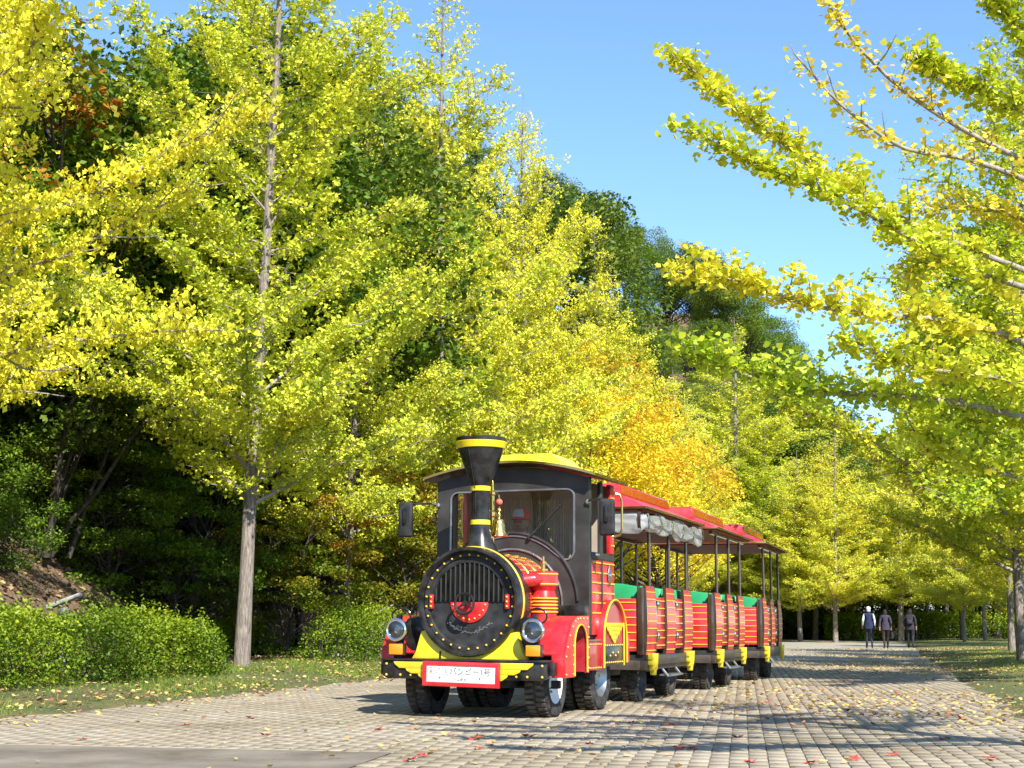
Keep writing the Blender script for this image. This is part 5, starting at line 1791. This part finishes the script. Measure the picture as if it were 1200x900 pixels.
# skyline trees: found along each ray, where the hill carries them
for px in (250, 290, 335, 375, 415, 450, 485, 520, 560, 600, 640, 675, 710, 745, 780, 815, 845, 870, 890, 905, 918, 932, 946):
    yt = skyline(px) + rs.uniform(0, 10)
    best = None
    for y in np.arange(34, 210, 2.0):
        q = at_y(px, yt, y)
        s_, t_ = st(q[0], y)
        if s_ < 6.5 and y < 104: continue
        need = q[2] - hz1(q[0], y)
        if best is None or need < best[0]: best = (need, y, q)
        if need < 15.5: break
    need, y, q = best
    kind = 'p' if px in (375, 415, 450, 485, 520, 560) else 'a' if rs.random() < .55 else 'b'
    hill_tree(kind, q[0], y, max(6, min(26, need)), wide=1.0 if kind != 'p' else .9, zone='whose top breaks the hill skyline')
    placed.append((q[0], y))
# fill under the skyline
for sR, step, hmin, hmax in ((8.5, 5.0, 6, 9), (12.5, 5.5, 8, 12), (17, 6.0, 9, 13), (23, 7.5, 9, 13), (31, 9, 10, 14)):
    t = -6.0
    while t < 108:
        s_ = sR + rs.uniform(-1.3, 1.3); tt_ = t + rs.uniform(-1.5, 1.5)
        t += step
        x, y = xy(s_, tt_)
        if y < 10: continue
        px, py = proj((x, y, hz1(x, y) + 3))
        if px < -420 or px > 960: continue
        h = rs.uniform(hmin, hmax)
        ptop = proj((x, y, hz1(x, y) + h))[1]
        lim = skyline(px) + 15
        if ptop < lim:
            h = h * max(.35, 1 - (lim - ptop) / max(40, (proj((x, y, hz1(x, y)))[1] - ptop)))
        kind = rs.choice('aabbc' if sR < 10 else 'aabbbd' if sR < 20 else 'abbap')
        hill_tree(kind, x, y, max(4, h), zone={8.5: 'at the foot of the wooded slope', 12.5: 'low on the wooded slope', 17: 'halfway up the wooded slope', 23: 'high on the wooded slope', 31: 'on the upper slope under the skyline'}[sR])
for px, y in ((700, 118), (740, 126), (770, 118), (800, 128), (825, 116), (850, 124), (872, 114), (890, 122), (760, 140), (820, 145), (860, 138), (900, 132), (915, 124)):
    q = at_y(px, 600, y); hh = rs.uniform(9, 13)
    lim = at_y(px, skyline(px) + 14, y)[2] - hz1(q[0], y)
    hill_tree(rs.choice('aab'), q[0], y, max(4, min(hh, lim)), zone='on the end spur of the hill')
# far low woods to the right of the hill
for px, y, h in ((955, 128, 20), (985, 132, 19), (1020, 128, 20), (1060, 132, 21), (1100, 128, 21), (1145, 126, 22), (1190, 124, 22), (1235, 120, 22)):
    q = at_y(px, 700, y)
    hill_tree('b' if int(px) % 2 else 'a', q[0], y, h, wide=1.25, label='green wood tree far beyond the end of the road')['group'] = 'trees far beyond the road'
for k, (px, y) in enumerate(((930, 112), (965, 114), (1000, 116), (1035, 113), (1070, 115), (1105, 112), (1140, 114), (1175, 112), (1215, 110), (1250, 108), (1290, 104))):
    q = at_y(px, 720, y)
    hill_tree('c', q[0], y, 7.5 + (k * 37 % 5) * .7, 'midgreen' if k % 3 else 'maple', 'low spreading green tree in the wood behind the far ginkgos', 1.35)
# particular trees of the slope
for kind, px, py, y, h, mat, lab in (
        ('d', 60, 640, 29, 11.5, None, 'large horse chestnut with browning leaf tips above the near hedge'),
        ('d', 225, 640, 37, 15.5, None, 'tall horse chestnut on the slope above the pale ginkgo trunk'),
        ('c', 165, 690, 33, 7.8, 'russet', 'russet-leaved tree in the shade behind the near ginkgos'),
        ('c', 395, 720, 35, 6.0, None, 'turning maple behind the low hedge beyond the pale trunk'),
        ('c', 350, 715, 39, 8.5, 'maple', 'orange-tinged maple on the slope behind the pale trunk'),
        ('c', 455, 720, 37, 5.0, None, 'small turning maple beside the locomotive at the wood edge'),
        ('c', 215, 720, 30, 4.2, 'midgreen', 'low green maple filling the dark wood edge behind the near hedge'),
        ('c', 335, 725, 31.5, 3.8, None, 'small layered maple just behind the pale ginkgo trunk'),
        ('c', 130, 700, 29, 3.6, 'midgreen', 'low green bushy tree on the bank above the near hedge'),
        ('c', 490, 725, 33, 4.6, 'maple', 'small maple showing past the left mirror of the locomotive'),
        ('b', 695, 700, 54, 12.0, 'amber', 'amber-orange tree glowing among the yellow ginkgos'),
        ('b', 770, 700, 60, 10.0, 'amber', 'golden-orange tree behind the roofs of the passenger cars'),
        ('c', 470, 660, 47, 9.0, 'russet', 'russet maple on the slope behind the locomotive')):
    q = at_y(px, py, y)
    hill_tree(kind, q[0], y, h, mat, lab)
# shrubs at the foot
for k, (s_, t_, h) in enumerate(((8.6, 12.5, 2.2), (5.4, 3.5, 1.7), (5.9, 0.5, 1.9), (5.6, 6.6, 1.5), (7.2, 2.0, 2.2), (7.0, 5.2, 1.9), (6.4, -2.0, 2.0), (8.2, 7.6, 2.4), (8.8, 4.0, 2.6), (8.6, 0.6, 2.6), (6.6, 9.6, 1.6), (8.0, 10.2, 2.2), (9.0, 17, 3), (9.3, 20.5, 3.2), (9.0, 24, 3.2), (8.4, 28, 3), (6.5, 33, 3), (6, 38, 2.8), (6, 43, 3), (6, 48, 3), (5.8, 54, 3), (5.8, 60, 3), (5.6, 66, 3), (5.6, 73, 3), (5.4, 80, 3))):
    x, y = xy(s_, t_)
    hill_tree('e', x, y, h, 'evergreen' if k % 3 == 0 else None)
for px, y, h in ((905, 104, 2.6), (945, 106, 2.8), (980, 107, 2.8), (1020, 107, 2.8), (1060, 108, 2.8), (1100, 108, 2.8), (1140, 109, 2.8), (1180, 108, 2.8), (1225, 106, 2.8), (1260, 102, 2.8), (930, 101, 2.4), (962, 103, 2.2), (1000, 102, 2.4), (1040, 104, 2.2), (1080, 105, 2.4), (1120, 106, 2.4), (1160, 106, 2.4), (1200, 104, 2.4)):
    q = at_y(px, 740, y)
    hill_tree('e', q[0], y, h, 'evergreen', 'dark shrub under the far ginkgos', 1.6)

# dark multi-stemmed thicket on the near slope
def thicket(seed, H, R, nst):
    r = np.random.default_rng(seed)
    tw = Wood(); ends = []
    for i in range(nst):
        az = r.random() * 6.28; rr = R * .28 * r.random()
        b = np.array([rr * math.cos(az), rr * math.sin(az), 0])
        P = curve_branch(b, az + r.normal(0, .5), R_(r.uniform(58, 84)), R_(r.uniform(40, 75)), H * r.uniform(.7, 1.05), r, 9, .06)
        tw.tube(P, r.uniform(.03, .075) * (1 - np.linspace(0, .8, 9)), 6)
        ends.append(P)
    bw = Wood(); Q = []; hue = []
    for P in ends:
        for k in range(9):
            f = .42 + .58 * r.random()
            q = along(P, np.array([f]))[0]
            S = curve_branch(q, r.random() * 6.28, R_(20), R_(10), r.uniform(.5, 1.6), r, 5)
            bw.tube(S, .015 * (1 - np.linspace(0, .8, 5)), 4)
            n = 70
            Q.append(along(S, .2 + .8 * r.random(n)) + r.normal(0, .2, (n, 3)) * np.array([1, 1, .5])); hue.append(np.full(n, .4 + r.normal(0, .15)))
    Q = np.concatenate(Q); hue = np.concatenate(hue)
    return tw.mesh('trunk', 'darkbark'), bw.mesh('branches', 'darkbark'), leaf_mesh('crown', Q, .13, 'evergreen', r, LEAF, LEAFF, hue=hue)


TH_ = thicket(51, 6.0, 3.0, 16)
for px, py, y, sc, lab in ((35, 700, 27.5, 1.0, 'dark thicket of leaning stems on the slope behind the near hedge'), (-120, 700, 25, 1.0, 'dark many-stemmed thicket above the start of the near hedge'), (110, 680, 31, .9, 'smaller dark thicket beside the bare leaf-strewn bank')):
    q = at_y(px, py, y)
    put_tree('thicket', TH_, (q[0], y, hz1(q[0], y) - .1), py + px * .1, sc, lab, 'thicket', 'thickets on the near slope')

# leaf litter and ground cover on the bank
r = np.random.default_rng(61)
s_, t_, q = scatter_st(26000, 3.6, 13, -4, 30, 62)
q[:, 2] += .012 + .03 * r.random(len(q)) ** 2
nr = np.stack([r.normal(0, .45, len(q)), r.normal(0, .45, len(q)), np.ones(len(q))], 1)
V, F = leaf_cloud(q, nr, .10, LEAF * np.array([1.3, 1, 1]), LEAFF, r, .5)
M['banklitter'] = leaf_mat('dry_brown_leaf', [(0.0, (0.10, 0.06, 0.03)), (0.5, (0.22, 0.13, 0.07)), (0.85, (0.34, 0.22, 0.13)), (1.0, (0.42, 0.34, 0.10))], .1, tint=0.0, rough=.8)
bl = np_mesh('leaf_litter', V, F, rnd=np.repeat(r.random(len(q)), 2)); bl.materials.append(M['banklitter'])
tag(link('leaf_litter', bl), 'dry brown leaf litter covering the shaded bank', 'leaves', kind='stuff')
s_, t_, q = scatter_st(8000, 3.8, 12, -4, 26, 63)
k_ = wob(q[:, 0] * 1.3 + 4, q[:, 1] * 1.3) > .12
q = q[k_]
qq = np.repeat(q, 14, 0) + r.normal(0, 1, (len(q) * 14, 3)) * np.array([.10, .10, .03]) + np.array([0, 0, .10])
tag(link('ground_cover', leaf_mesh('ground_cover', qq, .075, 'midgreen', r, LEAF, LEAFF)), 'low green weeds growing on the shaded bank', 'weeds', kind='stuff')

# ------------------------------------------------------------------ hedges
def hedge(name, s0, s1, t0, t1, h, label, n, leaf=.045, mat='hedge', seed=1):
    r = np.random.default_rng(seed)
    x0, y0 = xy((s0 + s1) / 2, (t0 + t1) / 2)
    z0_ = hz1(x0, y0)
    root = empty(name, (x0, y0, z0_), 0, label, 'hedge')
    W, Ln = (s1 - s0) / 2, (t1 - t0) / 2
    q = []
    u = r.uniform(-1, 1, (n * 2, 3)); u[:, 2] = r.random(n * 2)
    # keep a rounded-box shell, lumpy
    lump = .17 * np.sin(u[:, 1] * Ln * 2.6 + seed) + .15 * np.sin(u[:, 1] * Ln * 5.3 + u[:, 0] * 3) + .12 * np.sin(u[:, 0] * W * 7 + u[:, 1] * Ln * 9)
    d = np.maximum.reduce([np.abs(u[:, 0]) ** 1.0, np.abs(u[:, 1]) ** 3 * .98, u[:, 2] ** 1.0])
    e = (np.abs(u[:, 0]) ** 4 + np.abs(u[:, 1]) ** 12 + u[:, 2] ** 4) ** .25
    keep = (e < 1.02 + lump * .6) & (r.random(n * 2) < np.clip((e - .45) * 1.9, .08, 1))
    u = u[keep][:n]
    ss = u[:, 0] * W; tt = u[:, 1] * Ln
    zz = u[:, 2] * h * (1 + .12 * np.sin(tt * 1.7 + seed) + .06 * np.sin(tt * 4.1)) + .03
    P = np.stack([tt * DR[0] + ss * NL[0], tt * DR[1] + ss * NL[1], zz], 1)
    P[:, 2] += hz(P[:, 0] + x0, P[:, 1] + y0) - z0_
    # upright shoots standing proud
    ns = n // 45
    sh = P[r.integers(0, len(P), ns)]
    sh = sh[sh[:, 2] > h * .75]
    k = 9
    up = (sh[:, None] + np.arange(k)[None, :, None] / k * np.array([0, 0, .24]) * r.uniform(.3, 1.3, (len(sh), 1, 1)) + r.normal(0, .015, (len(sh), k, 3))).reshape(-1, 3)
    P2 = np.concatenate([P, up])
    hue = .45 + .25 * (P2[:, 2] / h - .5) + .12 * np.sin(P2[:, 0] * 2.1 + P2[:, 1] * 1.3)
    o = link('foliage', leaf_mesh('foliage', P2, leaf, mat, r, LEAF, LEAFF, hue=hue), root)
    w = Wood()
    for i in range(int(Ln * 16)):
        tt = r.uniform(-Ln, Ln) * .95; ss = r.uniform(-W, W) * .7
        b = np.array([tt * DR[0] + ss * NL[0], tt * DR[1] + ss * NL[1], 0]); b[2] = hz1(b[0] + x0, b[1] + y0) - z0_ - .05
        w.tube(curve_branch(b, r.random() * 6.28, R_(75), R_(60), h * r.uniform(.6, .95), r, 4), np.array([.012, .010, .007, .004]), 4)
    tag(link('stems', w.mesh('stems', 'darkbark'), root), kind='stuff')
    return root


hedge('hedge', 1.5, 3.3, -2.5, 8.6, .82, 'long bushy azalea hedge beside the road', 52000, .048, seed=2)
hedge('hedge', 5.6, 6.8, 15.5, 19.6, .82, 'low clipped hedge behind the pale ginkgo trunk', 11000, .05, seed=5)
hedge('hedge', 1.7, 3.2, 14.6, 18.6, .95, 'rounded hedge block next to the locomotive', 13000, .05, seed=8)
hedge('hedge', 3.6, 4.9, 40, 62, .9, 'long hedge seen below the ginkgos beyond the train', 16000, .075, seed=11)
for k, (px, y, lab) in enumerate(((992, 96, 'clipped yellow-green bush at the far end of the road'), (1075, 99, 'long low hedge behind the walkers'), (1140, 98, 'bright green hedge by the far thin trunks'))):
    q = at_y(px, 745, y); s_, t_ = st(q[0], y)
    hedge('hedge', s_ - (1.4, 4, 3.5)[k], s_ + (1.4, 4, 3.5)[k], t_ - 1, t_ + 1, 1.6, lab, 5000, .13, seed=20 + k)

# ------------------------------------------------------------------ small things of the verge
def sign_post(px, py, z, label, rz):
    q = on_z(px, py, z)
    root = empty('information_post', (q[0], q[1], hz1(q[0], q[1]) - .02), rz, label, 'sign', 'pale stone posts behind the hedges')
    hgt = z - root.location[2]
    g = MB(); g.loft([[(a * .10, b * .09, 0) for a, b in ((-1, -1), (1, -1), (1, 1), (-1, 1))], [(a * .08, b * .07, hgt - .12) for a, b in ((-1, -1), (1, -1), (1, 1), (-1, 1))]]); g.build('pillar', 'stone', root, .015)
    g = MB(); g.prism([(-.24, hgt - .16), (.24, hgt + .04), (.24, hgt + .10), (-.24, hgt - .09)], 'y', -.15, .15); g.build('slanted_top', 'stone', root, .02)
    return root


def post_at(px, py, y, label, rz):
    q = at_y(px, py, y)
    root = empty('information_post', (q[0], y, hz1(q[0], y) - .03), rz, label, 'sign', 'pale stone posts behind the hedges')
    hgt = q[2] - root.location[2]
    g = MB(); g.loft([[(a * .09, b * .08, 0) for a, b in ((-1, -1), (1, -1), (1, 1), (-1, 1))], [(a * .07, b * .06, hgt - .10) for a, b in ((-1, -1), (1, -1), (1, 1), (-1, 1))]]); g.build('pillar', 'stone', root, .012)
    g = MB(); g.prism([(-.24, hgt - .14), (.24, hgt + .06), (.24, hgt + .12), (-.24, hgt - .07)], 'y', -.14, .14); g.build('slanted_top', 'stone', root, .02)


post_at(75, 704, 22.0, 'pale slanted stone post poking above the long azalea hedge', R_(5))
post_at(449, 714, 33.0, 'pale slanted stone post beside the rounded hedge block', R_(5))
# kerb stones of the side path
for k, (px, py, w) in enumerate(((322, 767, .6), (352, 768, .35), (391, 771, .3))):
    q = on_z(px, py, .2)
    z = hz1(q[0], q[1])
    g = MB(); g.box(-w / 2, w / 2, -.09, .09, -.06, .13)
    o = g.build('kerb_stone', 'stone', None, .02)
    o.location = (q[0], q[1], z); o.rotation_euler = (0, 0, R_(-6 + 5 * k))
    tag(o, 'pale rectangular kerb stone lying on the grass behind the pale trunk', 'kerb', 'kerb stones of the side path')
